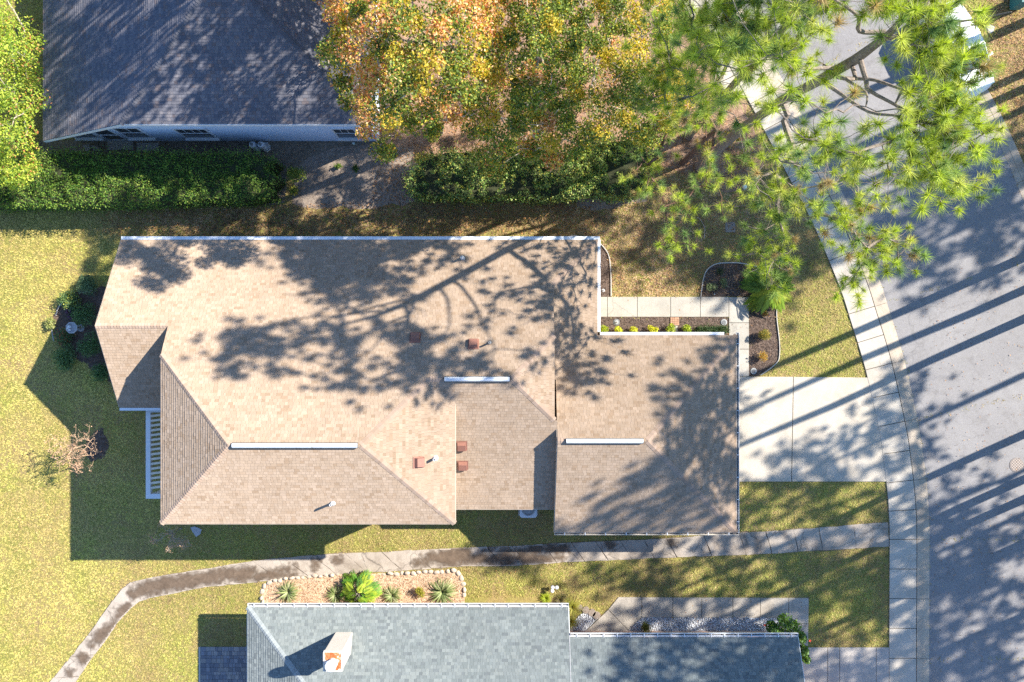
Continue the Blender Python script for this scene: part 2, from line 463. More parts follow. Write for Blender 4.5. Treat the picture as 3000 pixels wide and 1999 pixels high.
def band(mb, d0, d1, z0, z1, i0, i1, pl=BL, thick=0.1, excl=True):
    a = offs(pl, d0)[i0:i1 + 1]; b = offs(pl, d1)[i0:i1 + 1]
    w = [tuple(P(p.x, p.y).xy) for p in a] + [tuple(P(p.x, p.y).xy) for p in b[::-1]]
    if excl: EXCL.append(w)
    mb.prism(w, z0 - thick, [z0] * len(a) + [z1] * len(b))
NB = len(BL)
# positive d is to the right (road side)
mb = MB()
for i in range(0, NB - 1, 24): band(mb, 37, 515, 0.012, 0.012, i, min(i + 24, NB - 1))
tag(mb.build('road', M['asphalt']), kind='structure')
mb = MB()
i = 0
while i < NB - 1:
    e = min(i + 6, NB - 1)
    a = offs(BL, -80); b = offs(BL, -2)
    seg = list(range(i, e + 1))
    aa = [a[k] for k in seg]; bb = [b[k] for k in seg]
    aa[-1] = aa[-2].lerp(aa[-1], 0.86); bb[-1] = bb[-2].lerp(bb[-1], 0.86)
    w = [tuple(P(p.x, p.y).xy) for p in aa] + [tuple(P(p.x, p.y).xy) for p in bb[::-1]]
    mb.prism(w, -0.03, 0.06)
    i = e
EXCL.append([tuple(P(p.x, p.y).xy) for p in offs(BL, -82)] + [tuple(P(p.x, p.y).xy) for p in offs(BL, 0)[::-1]])
tag(mb.build('sidewalk', M['sidewalk']), kind='structure')
def kerb(name, d0, dm, d1, hi_first):
    mb = MB(); i = 0
    while i < NB - 1:
        e = min(i + 12, NB - 1)
        za, zb = (0.055, 0.03) if hi_first else (0.02, 0.03)
        def bb(x0, x1, z0, z1):
            a = offs(BL, x0)[i:e + 1]; b = offs(BL, x1)[i:e + 1]
            a[-1] = a[-2].lerp(a[-1], 0.93); b[-1] = b[-2].lerp(b[-1], 0.93)
            w = [tuple(P(p.x, p.y).xy) for p in a] + [tuple(P(p.x, p.y).xy) for p in b[::-1]]
            mb.prism(w, -0.05, [z0] * len(a) + [z1] * len(b))
        if hi_first: bb(d0, dm, 0.065, 0.055); bb(dm + .3, d1, 0.05, 0.018)
        else: bb(d0, dm, 0.018, 0.05); bb(dm + .3, d1, 0.06, 0.10)
        i = e
    EXCL.append([tuple(P(p.x, p.y).xy) for p in offs(BL, d0)] + [tuple(P(p.x, p.y).xy) for p in offs(BL, d1)[::-1]])
    tag(mb.build(name, M['kerb']), kind='structure')
kerb('kerb', 0, 18, 37.5, True)
kerb('kerb', 514.5, 532, 552, False)
mb = MB()
for i in range(0, NB - 1, 24): band(mb, -81, 38, 0.006, 0.006, i, min(i + 24, NB - 1), excl=False)
tag(mb.build('joint_bed', M['joint']), kind='structure')

def rect(x0, y0, x1, y1): return [(x0, y0), (x1, y0), (x1, y1), (x0, y1)]
# tan house driveway
sheet('driveway', [[(2120, 1104), (2322.5, 1105), (2317, 1411), (2120, 1411)], [(2324.5, 1105), (2541, 1107), (2550, 1140), (2573, 1230), (2586, 1300), (2598, 1411), (2319, 1411)]], 0.05, M['drive'])
sheet('driveway_joint', [[(2121, 1106), (2540, 1108), (2596, 1409), (2121, 1409)]], 0.012, M['joint'], excl=False)
# front walkway
fw = [rect(1700, 871, 1778.5, 929), rect(1780, 871, 1866, 929), rect(1867.5, 871, 1963.5, 929), rect(1965, 871, 2050.5, 929), rect(2052, 871, 2134, 929), rect(2135.5, 872, 2193, 946), rect(2135.5, 947.5, 2193, 1023), rect(2135.5, 1024.5, 2193, 1103)]
sheet('front_walkway', fw, 0.05, M['walk'])
sheet('walkway_joint', [rect(1701, 872, 2192, 928), rect(2136, 928, 2192, 1103)], 0.008, M['joint'], excl=False)
# grey house front walk
gw = [[(1812, 1750), (1879, 1750), (1879, 1808), (1840.5, 1845), (1782.5, 1785.5)], [(1781.5, 1787), (1839.5, 1846), (1815, 1870), (1695, 1870)],
      rect(1880.5, 1750.5, 1970, 1808), rect(1971.5, 1751, 2054.5, 1808), rect(2056, 1751, 2145.5, 1808.5), rect(2147, 1751.5, 2226, 1809), rect(2227.5, 1752, 2309, 1809), [(2310.5, 1752), (2368, 1752), (2367, 1826), (2310.5, 1826)], [(2310.5, 1827.5), (2367, 1827.5), (2366, 1892), (2340, 1892), (2310.5, 1860)]]
sheet('grey_house_walkway', gw, 0.05, M['greywalk'])
sheet('grey_walkway_joint', [[(1813, 1752), (2366, 1753), (2364, 1890), (2311, 1858), (2311, 1807), (1880, 1807), (1815, 1869), (1697, 1869)]], 0.008, M['joint'], excl=False)
gd = [rect(2200, 1897, 2423, 2400), rect(2424.5, 1897, 2458, 2400), rect(2459.5, 1897, 2565, 2400), rect(2566.5, 1897, 2603, 2400)]
sheet('grey_house_driveway', gd, 0.05, M['drive_grey'])
sheet('grey_driveway_joint', [rect(2201, 1898, 2602, 2399)], 0.008, M['joint'], excl=False)
# neighbour's driveway at the top
sheet('neighbour_driveway', [[(1830, -420), (1990, -300), (2078, -60), (2072, 20), (2172, 215), (2182, 285), (2120, 262), (2050, 90), (1975, -15), (1700, -260)]], 0.035, M['drive'], step=0.6, amp=0.02)
# old cracked path
PT = [(2600, 1530), (2440, 1543), (2250, 1557), (2160, 1561), (1990, 1575), (1850, 1583), (1660, 1590), (1500, 1600), (1350, 1605), (1130, 1617), (940, 1625), (750, 1642), (593, 1668), (472, 1687), (392, 1703), (368, 1714), (328, 1764), (281, 1831), (220, 1910), (147, 1999), (60, 2110)]
PB = [(140, 2100), (223, 1999), (261, 1939), (312, 1875), (344, 1827), (402, 1764), (446, 1751), (606, 1719), (750, 1706), (871, 1690), (1021, 1680), (1165, 1673), (1356, 1659), (1500, 1658), (1660, 1647), (1978, 1633), (2250, 1623), (2378, 1614), (2604, 1601)]
def lerp_pl(pl, t):
    d = [0]
    for a, b in zip(pl, pl[1:]): d.append(d[-1] + math.dist(a, b))
    s = t * d[-1]
    for i in range(len(pl) - 1):
        if d[i + 1] >= s:
            k = (s - d[i]) / max(d[i + 1] - d[i], 1e-6); return (pl[i][0] + (pl[i + 1][0] - pl[i][0]) * k, pl[i][1] + (pl[i + 1][1] - pl[i][1]) * k)
    return pl[-1]
PBr = PB[::-1]
mb = MB(); ts = [0]
while ts[-1] < 1: ts.append(min(1, ts[-1] + random.uniform(0.022, 0.04)))
for a, b in zip(ts, ts[1:]):
    e = b - 0.0007
    k = max(3, int((b - a) * 90))
    top = [lerp_pl(PT, a + (e - a) * j / k) for j in range(k + 1)]
    bot = [lerp_pl(PBr, a + (e - a) * j / k) for j in range(k + 1)]
    w = gpoly(top + bot[::-1])
    w = rough_edge(w, 0.22, 0.022, len(mb.v))
    t = random.uniform(-.006, .006)
    mb.prism(w, -0.04, [0.045 + t] * len(w))
EXCL.append(gpoly(PT + PB))
tag(mb.build('old_path', M['oldpath']), kind='structure')
sheet('path_joint', [PT + PB], 0.008, M['dirt'], excl=False, step=0.5, amp=0.07)
dirts = [[(408, 1712), (450, 1700), (560, 1682), (640, 1668), (700, 1662), (745, 1668), (748, 1702), (660, 1704), (606, 1710), (520, 1728), (440, 1742), (392, 1756), (378, 1736)],
         [(750, 1676), (800, 1668), (862, 1660), (868, 1668), (812, 1678), (868, 1684), (870, 1690), (750, 1704)],
         [(918, 1640), (942, 1642), (938, 1652), (920, 1676), (916, 1660)],
         [(352, 1786), (378, 1770), (380, 1790), (360, 1812), (345, 1806)],
         [(318, 1826), (338, 1815), (346, 1824), (314, 1866), (290, 1886), (268, 1908), (262, 1888), (282, 1856)],
         [(222, 1922), (258, 1914), (260, 1934), (246, 1946), (230, 1938)], [(195, 1962), (218, 1966), (214, 1984), (200, 1976)],
         [(1222, 1640), (1262, 1620), (1330, 1606), (1372, 1604), (1385, 1622), (1500, 1622), (1560, 1624), (1650, 1632), (1648, 1640), (1560, 1648), (1420, 1650), (1358, 1650), (1330, 1658), (1256, 1652), (1215, 1660), (1216, 1648)],
         [(1560, 1604), (1620, 1597), (1658, 1604), (1660, 1618), (1500, 1620), (1410, 1618), (1420, 1610), (1500, 1612)],
         [(970, 1637), (1006, 1637), (1000, 1646), (975, 1646)], [(1780, 1594), (1804, 1594), (1800, 1606), (1782, 1606)], [(1962, 1584), (1985, 1586), (1976, 1596), (1966, 1594)]]
def dirt_layer():
    pw = gpoly(PT + PB); dw = [gpoly(q) for q in dirts]
    def sd(poly, x, y):
        m = 1e9; n = len(poly)
        for i in range(n):
            ax, ay = poly[i]; bx, by = poly[(i + 1) % n]; dx, dy = bx - ax, by - ay
            t = max(0, min(1, ((x - ax) * dx + (y - ay) * dy) / (dx * dx + dy * dy + 1e-9))); m = min(m, math.hypot(x - ax - dx * t, y - ay - dy * t))
        return m
    s = .07; vid = {}; V, A, Fc = [], [], []
    xs = [q[0] for q in pw]; ys = [q[1] for q in pw]
    gx = np.arange(min(xs), max(xs), s); gy = np.arange(min(ys), max(ys), s); GX, GY = np.meshgrid(gx, gy, indexing='ij')
    inp = inside(pw, GX.ravel(), GY.ravel()).reshape(GX.shape); amt = np.full(GX.shape, -9.0)
    pick_ = np.argwhere(inp)
    ins = [inside(q, GX.ravel(), GY.ravel()).reshape(GX.shape) for q in dw]
    for a, c in pick_:
        x, y = GX[a, c], GY[a, c]; best = -9
        for k, q in enumerate(dw):
            d = sd(q, x, y); best = max(best, d if ins[k][a, c] else -d)
        e = sd(pw, x, y)
        amt[a, c] = best * 5 + 1.0 * noise.noise(Vector((x * 2.2, y * 2.2, 0))) + .9 * noise.noise(Vector((x * 6, y * 6, 3))) + max(0, .5 - e * 5) * .9 - .1 + .9 * max(0, noise.noise(Vector((x * .7, y * .7, 21))))
    for a in range(GX.shape[0] - 1):
        for c in range(GX.shape[1] - 1):
            if all(inp[a + i_, c + j_] for i_ in (0, 1) for j_ in (0, 1)) and max(amt[a + i_, c + j_] for i_ in (0, 1) for j_ in (0, 1)) > -1.2:
                f = []
                for i_, j_ in ((0, 0), (1, 0), (1, 1), (0, 1)):
                    k = (a + i_, c + j_)
                    if k not in vid: vid[k] = len(V); V.append((GX[k], GY[k], .060)); A.append(amt[k])
                    f.append(vid[k])
                Fc.append(f)
    me = bpy.data.meshes.new('path_soil'); me.from_pydata(V, [], Fc)
    at = me.attributes.new('amount', 'FLOAT', 'POINT'); at.data.foreach_set('value', np.array(A, dtype=np.float32))
    m, nt, out = new_mat('path_soil'); pos = coords(nt)
    t = N(nt, 'ShaderNodeAttribute', attribute_name='amount'); n = noise_tex(nt, pos, 9, 6, .8)
    mm = N(nt, 'ShaderNodeMath', operation='MULTIPLY_ADD'); L(nt, n, mm.inputs[0]); mm.inputs[1].default_value = 2.4; mm.inputs[2].default_value = -1.1
    ad = N(nt, 'ShaderNodeMath', operation='ADD'); L(nt, mm.outputs[0], ad.inputs[0]); L(nt, t.outputs['Fac'], ad.inputs[1])
    fr = ramp(nt, [(0.0, (0, 0, 0)), (1.0, (.93,) * 3)]); mr = N(nt, 'ShaderNodeMapRange'); mr.inputs[1].default_value = -.9; mr.inputs[2].default_value = .95; L(nt, ad.outputs[0], mr.inputs[0]); L(nt, mr.outputs[0], fr.inputs[0])
    n1 = noise_tex(nt, pos, 3, 6, .8, .6); r = ramp(nt, [(0.3, (0.085, 0.062, 0.045)), (0.55, (0.15, 0.11, 0.08)), (0.75, (0.22, 0.165, 0.12))]); L(nt, n1, r.inputs[0])
    d = N(nt, 'ShaderNodeBsdfDiffuse'); L(nt, r.outputs[0], d.inputs[0]); tr = N(nt, 'ShaderNodeBsdfTransparent'); mx = N(nt, 'ShaderNodeMixShader')
    L(nt, fr.outputs[0], mx.inputs[0]); L(nt, tr.outputs[0], mx.inputs[1]); L(nt, d.outputs[0], mx.inputs[2]); L(nt, mx.outputs[0], out.inputs['Surface'])
    me.materials.append(m); o = bpy.data.objects.new('path_soil', me); COL.objects.link(o); tag(o, kind='structure')
dirt_layer()
# planting beds
sheet('mulch', [[(1700, 929.5), (2135, 929.5), (2135, 1000), (1700, 1000)], [(1700, 701), (1752, 706), (1781, 744), (1789, 797), (1790, 870), (1700, 870)], [(2054, 870), (2061, 816), (2074, 789), (2099, 774), (2131, 771), (2170, 772), (2217, 782), (2262, 830), (2277, 895), (2276, 930), (2283, 1000), (2283, 1045), (2275, 1064), (2250, 1085), (2222, 1103), (2194, 1103), (2194, 870)], [(1650, 701), (1683, 692), (1730, 702), (1700, 720), (1650, 720)]], 0.02, M['mulch'], step=0.3, amp=0.02)
sheet('tan_mulch', [[(766, 1772), (768, 1730), (785, 1705), (830, 1698), (900, 1690), (1000, 1682), (1120, 1680), (1200, 1678), (1330, 1670), (1350, 1680), (1358, 1710), (1362, 1772), (1362, 1800), (766, 1800)]], 0.02, M['straw'], step=0.3, amp=0.03)
sheet('back_bed_soil', [[(160, 965), (162, 930), (168, 895), (185, 870), (240, 850), (290, 840), (420, 840), (420, 1130), (320, 1120), (270, 1080), (230, 1058), (180, 1020)], [(262, 1268), (300, 1260), (322, 1290), (318, 1330), (280, 1350), (240, 1330)]], 0.014, M['mulch'], step=0.25, amp=0.14)
sheet('sand', [[(880, 470), (1000, 432), (1090, 424), (1210, 430), (1240, 520), (1230, 590), (1100, 612), (960, 612), (850, 600), (860, 540)], [(1690, 570), (1760, 572), (1850, 580), (1905, 560), (1890, 590), (1800, 612), (1720, 618), (1690, 600)]], 0.012, M['sand'], step=0.4, amp=0.15)
sheet('leaf_litter', [[(1080, -300), (2000, -300), (2060, 110), (2180, 300), (2240, 450), (2200, 560), (2080, 560), (1920, 470), (1880, 440), (1500, 470), (1300, 470), (1190, 432), (1085, 430)]], 0.010, M['litter'], step=0.6, amp=0.2)
sheet('house_side_soil', [[(110, 412), (1100, 412), (1060, 452), (1000, 470), (840, 500), (830, 600), (120, 600)]], 0.009, M['bedsand'], step=0.6, amp=0.08)
sheet('step_slab', [rect(316, 404, 392, 441), rect(403, 420, 467, 443), [(244, 428), (262, 425), (270, 436), (255, 446)], [(268, 428), (288, 430), (300, 444), (276, 444)]], 0.07, M['greywalk'])
# paver patio lower left
mb = MB(); pw, ph = 0.2, 0.2
x0, y1 = P(589, 1895).xy; x1, y0 = P(800, 2300).xy
y = y1; row = 0
while y > y0:
    x = x0; hgt = random.choice((0.16, 0.22))
    while x < x1:
        w = random.choice((0.13, 0.2, 0.27)); t = random.uniform(.8, 1.25)
        base = random.choice(((0.20, 0.20, 0.22), (0.26, 0.245, 0.24), (0.17, 0.175, 0.2)))
        mb.box(x + .006, min(x + w, x1) - .006, y - hgt + .006, y - .006, -0.02, 0.045, tuple(c * t for c in base)); x += w
    y -= hgt
EXCL.append([(x0 - .1, y0), (x1, y0), (x1, y1), (x0 - .1, y1)])
tag(mb.build('paver_patio', M['tinted']), kind='structure')
sheet('paver_edge', [[(583, 1896), (588, 1895), (588, 2300), (584, 2300)]], 0.04, M['edge_white'])

# ------------------------------------------------------------------ ROOF BUILDER
def clip(poly, a, b, c):
    """keep a*u+b*v >= c"""
    o = []; n = len(poly)
    for i in range(n):
        p, q = poly[i], poly[(i + 1) % n]
        dp = a * p[0] + b * p[1] - c; dq = a * q[0] + b * q[1] - c
        if dp >= 0: o.append(p)
        if (dp >= 0) != (dq >= 0):
            t = dp / (dp - dq); o.append((p[0] + (q[0] - p[0]) * t, p[1] + (q[1] - p[1]) * t))
    return o
def area(poly):
    return 0.5 * sum(poly[i][0] * poly[(i + 1) % len(poly)][1] - poly[(i + 1) % len(poly)][0] * poly[i][1] for i in range(len(poly)))
def roof_plane(mb, under, polys, ref, S, ze, pitch, palette, weights, seed, expo=0.138, gap=0.005, butt=0.0045):
    """polys in plan (x, yd); ref a plan point on the eave; S plan upslope dir (x, yd)"""
    rr = random.Random(seed)
    S3 = Vector((S[0], -S[1], 0)).normalized(); U3 = Vector((0, 0, 1)).cross(S3) * -1
    k = math.sqrt(1 + pitch * pitch); V3 = (S3 + Vector((0, 0, pitch))) / k
    Nn = U3.cross(V3); Nn = Nn if Nn.z > 0 else -Nn
    O = W(ref[0], ref[1], ze)
    loc = []
    for q in polys:
        l = []
        for x, yd in q:
            d = W(x, yd) - Vector((O.x, O.y, 0))
            l.append((d.dot(U3), d.dot(S3) * k))
        if area(l) < 0: l = l[::-1]
        loc.append(l)
        under.poly([O + U3 * u + V3 * v - Nn * 0.012 for u, v in l])
        under.poly([O + U3 * u + V3 * v - Nn * 0.07 for u, v in l][::-1])
    flip = U3.cross(V3).z < 0
    vmax = max(v for l in loc for u, v in l); umin = min(u for l in loc for u, v in l); umax = max(u for l in loc for u, v in l)
    nrow = int(vmax / expo) + 1
    tabs = []
    for r in range(nrow):
        u = umin - rr.uniform(0, .3); row = []
        while u < umax:
            w = rr.choice((0.10, 0.14, 0.14, 0.17, 0.17, 0.21, 0.26))
            col = rr.choices(palette, weights)[0]; t = rr.uniform(.93, 1.07)
            row.append((u, u + w, tuple(c * t for c in col), rr.choice((0, 0, 0.0035)))); u += w
        tabs.append(row)
    for l in loc:
        for r in range(nrow):
            v0, v1 = r * expo, (r + 1) * expo
            st = clip(clip(l, 0, 1, v0), 0, -1, -v1)
            if len(st) < 3: continue
            a = min(p[0] for p in st); b = max(p[0] for p in st)
            for u0, u1, col, lift in tabs[r]:
                if u1 <= a or u0 >= b: continue
                t = clip(clip(st, 1, 0, u0 + gap * .5), -1, 0, -(u1 - gap * .5))
                if len(t) < 3 or abs(area(t)) < 2e-4: continue
                pts = [O + U3 * u + V3 * v + Nn * ((butt + lift) * (1 - (v - v0) / expo) + 0.002) for u, v in t]
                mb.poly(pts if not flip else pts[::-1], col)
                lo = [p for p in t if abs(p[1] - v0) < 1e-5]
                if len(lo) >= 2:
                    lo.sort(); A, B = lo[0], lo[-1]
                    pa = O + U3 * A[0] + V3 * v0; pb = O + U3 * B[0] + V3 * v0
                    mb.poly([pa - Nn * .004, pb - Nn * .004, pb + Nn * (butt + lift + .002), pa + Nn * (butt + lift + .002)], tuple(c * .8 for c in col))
    return Nn
def caps(mb, lo, hi, nA, nB, palette, weights, seed, wid=0.135, expo=0.135):
    rr = random.Random(seed)
    lo, hi = Vector(lo), Vector(hi); d = (hi - lo).normalized(); Lh = (hi - lo).length
    wA = nA.cross(d).normalized(); wB = d.cross(nB).normalized()
    if wA.z > 0: wA = -wA
    if wB.z > 0: wB = -wB
    if (wA - wB).length < 0.2: wB = -wB
    nn = (nA + nB).normalized(); s = 0
    while s < Lh - .02:
        e = min(s + expo * 1.12, Lh); h0, h1 = .019, .010
        a = lo + d * s; b = lo + d * e
        col = rr.choices(palette, weights)[0]; t = rr.uniform(.9, 1.08); col = tuple(c * t for c in col)
        r0 = [a + wA * wid + nA * h0 * .8, a + wA * wid * .4 + nA * h0 * 1.2, a + nn * h0 * 1.5, a + wB * wid * .4 + nB * h0 * 1.2, a + wB * wid + nB * h0 * .8]
        r1 = [b + wA * wid + nA * h1 * .8, b + wA * wid * .4 + nA * h1 * 1.2, b + nn * h1 * 1.5, b + wB * wid * .4 + nB * h1 * 1.2, b + wB * wid + nB * h1 * .8]
        g0 = [p - nn * .03 for p in r0]
        mb.add(r0 + r1, [(i, i + 1, i + 6, i + 5) for i in range(4)], col)
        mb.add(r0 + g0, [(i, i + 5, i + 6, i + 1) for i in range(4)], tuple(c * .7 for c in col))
        s += expo
def ridge_vent(a, b, parent, width=0.19, name='ridge_vent'):
    a, b = Vector(a), Vector(b); d = (b - a).normalized(); s = d.cross(Vector((0, 0, 1))).normalized(); up = Vector((0, 0, 1))
    prof = [(-.5, .02), (-.5, .07), (-.22, .115), (.22, .115), (.5, .07), (.5, .02)]
    mb = MB()
    pr = [[p + s * (x * width) + up * z for x, z in prof] for p in (a, b)]
    mb.add(pr[0] + pr[1], [(i, i + 6, i + 7, i + 1) for i in range(5)] + [tuple(range(6)), tuple(range(11, 5, -1))])
    o = mb.build(name, M['white_metal'], parent)
    mg = MB(); mg.obox((a + b) / 2 + up * .03, d * ((b - a).length / 2 + .015), s * (width * .5 + .02), up * .018)
    mg.build('vent_base', M['dark'], o)
    return o
def gutter(a, b, outward, parent, width=0.12, depth=0.10, guard=False, nbr=0, name='gutter', m=None):
    """eave trough along a-b (top edge line), outward plan dir"""
    a, b = Vector(a), Vector(b); d = (b - a); Lg = d.length; d.normalize(); o = Vector((outward[0], -outward[1], 0)).normalized()
    mb = MB(); c = (a + b) / 2; t = 0.010
    mb.obox(c + o * (width - t / 2) - Vector((0, 0, depth / 2)), d * Lg / 2, o * t, Vector((0, 0, depth / 2)))
    mb.obox(c + o * (t / 2) - Vector((0, 0, depth / 2 + .01)), d * Lg / 2, o * t, Vector((0, 0, depth / 2 - .01)))
    for e in (a + d * t, b - d * t):
        mb.obox(e + o * width / 2 - Vector((0, 0, depth / 2 + .002)), d * t * .5, o * (width / 2 - t * 1.6), Vector((0, 0, depth / 2 - .004)))
    g = mb.build(name, m or M['white_metal'], parent)
    m2 = MB()
    if guard:
        m2.obox(c + o * width * .5 + Vector((0, 0, .004)), d * (Lg / 2 - .01), o * (width * .5), Vector((0, 0, .006))); m2.build('gutter_guard', M['guard'], g)
    else:
        m2.obox(c + o * width * .5 - Vector((0, 0, depth - .012)), d * (Lg / 2 - .012), o * (width * .5 - t * 1.5), Vector((0, 0, .006))); m2.build('gutter_floor', M['gutter_in'], g)
    if nbr:
        for i in range(nbr):
            m3 = MB(); p = a + d * (Lg * (i + .5) / nbr)
            m3.obox(p + o * (width * .5 - .02) + Vector((0, 0, .006)), d * .018, o * (width * .5 + .03), Vector((0, 0, .008)))
            m3.build('gutter_bracket', M['white_metal'], g)
    return g

TAN = [(0.37, 0.285, 0.212), (0.352, 0.266, 0.194), (0.39, 0.303, 0.23), (0.32, 0.235, 0.165)]; TANW = [5, 3, 3, .8]
TANC = [(0.385, 0.292, 0.228), (0.35, 0.26, 0.196)]; TANCW = [3, 1]
DRK = [(0.165, 0.165, 0.19), (0.14, 0.142, 0.168), (0.20, 0.19, 0.205), (0.175, 0.15, 0.155)]; DRKW = [4, 3, 2, 1]
GRY = [(0.20, 0.225, 0.225), (0.18, 0.205, 0.205), (0.225, 0.25, 0.245), (0.155, 0.175, 0.18)]; GRYW = [4, 3, 2.5, 1]
PIT = 0.51

# ------------------------------------------------------------------ TAN HOUSE
tan = empty('house', W(0, 2, 0), 'large tan shingled house with stepped hip roofs in the middle of the lot', 'house')
def zN(yd): return 2.75 + PIT * (yd + 4.72)
rf, un = MB(), MB()
nN = roof_plane(rf, un, [[(-18.24, -4.72), (-15.05, -4.72), (-15.05, -.67), (-18.24, -.67)],
    [(-15.05, -4.72), (-11.42, -4.72), (-11.42, 4.2), (-15.05, .57)], [(-11.42, -4.72), (-6.08, -4.72), (-6.08, 4.2), (-11.42, 4.2)],
    [(-6.08, -4.72), (-3.48, -4.72), (-3.48, 1.6), (-6.08, 4.2)], [(-3.48, -4.72), (0, -4.72), (0, 1.6), (-3.48, 1.6)],
    [(0, -4.72), (1.85, -4.72), (1.85, -.25), (0, 1.6)], [(1.85, -4.72), (3.99, -4.72), (1.85, -2.58)]], (0, -4.72), (0, 1), 2.75, PIT, TAN, TANW, 1)
nE1 = roof_plane(rf, un, [[(3.99, -4.72), (3.99, -.27), (1.98, 1.74), (1.85, 1.74), (1.85, -2.58)]], (3.99, 0), (-1, 0), 2.75, PIT, TAN, TANW, 2)
nE2 = roof_plane(rf, un, [[(1.85, -.25), (1.85, 3.45), (0, 1.6)]], (1.85, 0), (-1, 0), zN(-.25), PIT, TAN, TANW, 3)
nM = roof_plane(rf, un, [[(-3.48, 1.6), (0, 1.6), (1.85, 3.45), (1.97, 3.45), (1.97, 7.83), (-2.85, 7.83), (-2.85, 2.23)]], (0, 7.83), (0, -1), zN(1.6) - PIT * 6.23, PIT, TAN, TANW, 4)
zT = zN(4.2) - PIT * 3.63
nE3 = roof_plane(rf, un, [[(-2.45, 2.63), (-2.45, 7.83), (-6.08, 4.2), (-3.48, 1.6)]], (-2.45, 0), (-1, 0), zT, PIT, TAN, TANW, 5)
nS = roof_plane(rf, un, [[(-15.05, 7.83), (-2.45, 7.83), (-6.08, 4.2), (-11.42, 4.2)]], (0, 7.83), (0, -1), zT, PIT, TAN, TANW, 6)
nW = roof_plane(rf, un, [[(-15.05, .57), (-11.42, 4.2), (-15.05, 7.83)]], (-15.05, 0), (1, 0), zT, PIT, TAN, TANW, 7, butt=.009)
nWS = roof_plane(rf, un, [[(-18.24, -.67), (-14.6, -.67), (-14.6, 3.1), (-18.24, 3.1)]], (0, 3.1), (0, -1), zN(-.67) - PIT * 3.77, PIT, TAN, TANW, 8)
nGN = roof_plane(rf, un, [[(3.99, -.27), (10.48, -.27), (5.88, 4.33), (1.98, 4.33), (1.98, 1.74)]], (0, -.27), (0, 1), 2.75, PIT, TAN, TANW, 9)
nGE = roof_plane(rf, un, [[(10.48, -.27), (10.48, 8.93), (5.88, 4.33)]], (10.48, 0), (-1, 0), 2.75, PIT, TAN, TANW, 10)
nGS = roof_plane(rf, un, [[(1.98, 8.93), (10.48, 8.93), (5.88, 4.33), (1.98, 4.33)]], (0, 8.93), (0, -1), 2.75, PIT, TAN, TANW, 11)
roof = rf.build('roof', M['shingle'], tan)
un.build('roof_deck', plain('tan_deck', (0.20, 0.145, 0.105), 0.95), roof)
zG = 2.75 + PIT * 4.6
cp = MB()
for lo, hi, a, b in [((3.99, -4.72, 2.75), (1.85, -2.58, zN(-2.58)), nN, nE1), ((1.85, -.25, zN(-.25)), (0, 1.6, zN(1.6)), nN, nE2), ((1.85, 3.45, zN(-.25)), (0, 1.6, zN(1.6)), nM, nE2),
        ((-2.45, 7.83, zT), (-6.08, 4.2, zN(4.2)), nS, nE3), ((-3.48, 1.6, zN(1.6)), (-6.08, 4.2, zN(4.2)), nN, nE3), ((-15.05, .57, zT), (-11.42, 4.2, zN(4.2)), nN, nW),
        ((-15.05, 7.83, zT), (-11.42, 4.2, zN(4.2)), nS, nW), ((10.48, -.27, 2.75), (5.88, 4.33, zG), nGN, nGE), ((10.48, 8.93, 2.75), (5.88, 4.33, zG), nGS, nGE),
        ((-18.24, -.67, zN(-.67)), (-15.05, -.67, zN(-.67)), nN, nWS), ((-11.42, 4.2, zN(4.2)), (-11.2, 4.2, zN(4.2)), nN, nS), ((1.98, 4.33, zG), (2.4, 4.33, zG), nGN, nGS), ((-3.48, 1.6, zN(1.6)), (-2.9, 1.6, zN(1.6)), nN, nM)]:
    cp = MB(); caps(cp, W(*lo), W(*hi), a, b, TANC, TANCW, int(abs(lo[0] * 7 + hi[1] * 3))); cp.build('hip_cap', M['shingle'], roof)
ridge_vent(W(-11.25, 4.2, zN(4.2)), W(-8.05, 4.2, zN(4.2)), roof)
ridge_vent(W(-8.02, 4.2, zN(4.2)), W(-6.22, 4.2, zN(4.2)), roof)
ridge_vent(W(-2.84, 1.6, zN(1.6)), W(-.1, 1.6, zN(1.6)), roof)
ridge_vent(W(2.35, 4.33, zG), W(5.68, 4.33, zG), roof)
def box_vent(px, py, zfun, n, down, parent):
    z = 5.0
    for _ in range(6): q = P(px, py, z); z = zfun(q.x, -q.y)
    q = P(px, py, z); dn = Vector((down[0], -down[1], 0)); dn = (dn - n * dn.dot(n)).normalized(); s = n.cross(dn)
    mb = MB()
    mb.obox(q + n * .02, s * .24, dn * .24, n * .012)
    h = .17; b0 = [q + s * i * .19 + dn * j * .19 + n * .03 for i, j in ((-1, -1), (1, -1), (1, 1), (-1, 1))]
    t0 = [q + s * i * .18 + dn * j + n * hh for i, j, hh in ((-1, -.10, h), (1, -.10, h), (1, .20, h * .95), (-1, .20, h * .95))]
    m0 = [q + s * i * .2 + dn * .24 + n * .09 for i in (1, -1)]
    mb.add(b0 + t0 + m0, [(4, 5, 6, 7), (0, 1, 5, 4)[::-1], (1, 2, 8, 6, 5)[::-1], (0, 4, 7, 9, 3)[::-1], (6, 8, 9, 7), (2, 3, 9, 8)])
    return mb.build('roof_vent', M['brown_metal'], parent)
zM = lambda x, yd: zN(1.6) - PIT * (yd - 1.6)
box_vent(1217, 991, lambda x, yd: zN(yd), nN, (0, -1), roof)
box_vent(1387, 1010, lambda x, yd: zN(yd), nN, (0, -1), roof)
box_vent(1226, 1355, lambda x, yd: zT + PIT * (-2.45 - x), nE3, (1, 0), roof)
box_vent(1353, 1306, zM, nM, (0, 1), roof)
box_vent(1356, 1363, zM, nM, (0, 1), roof)
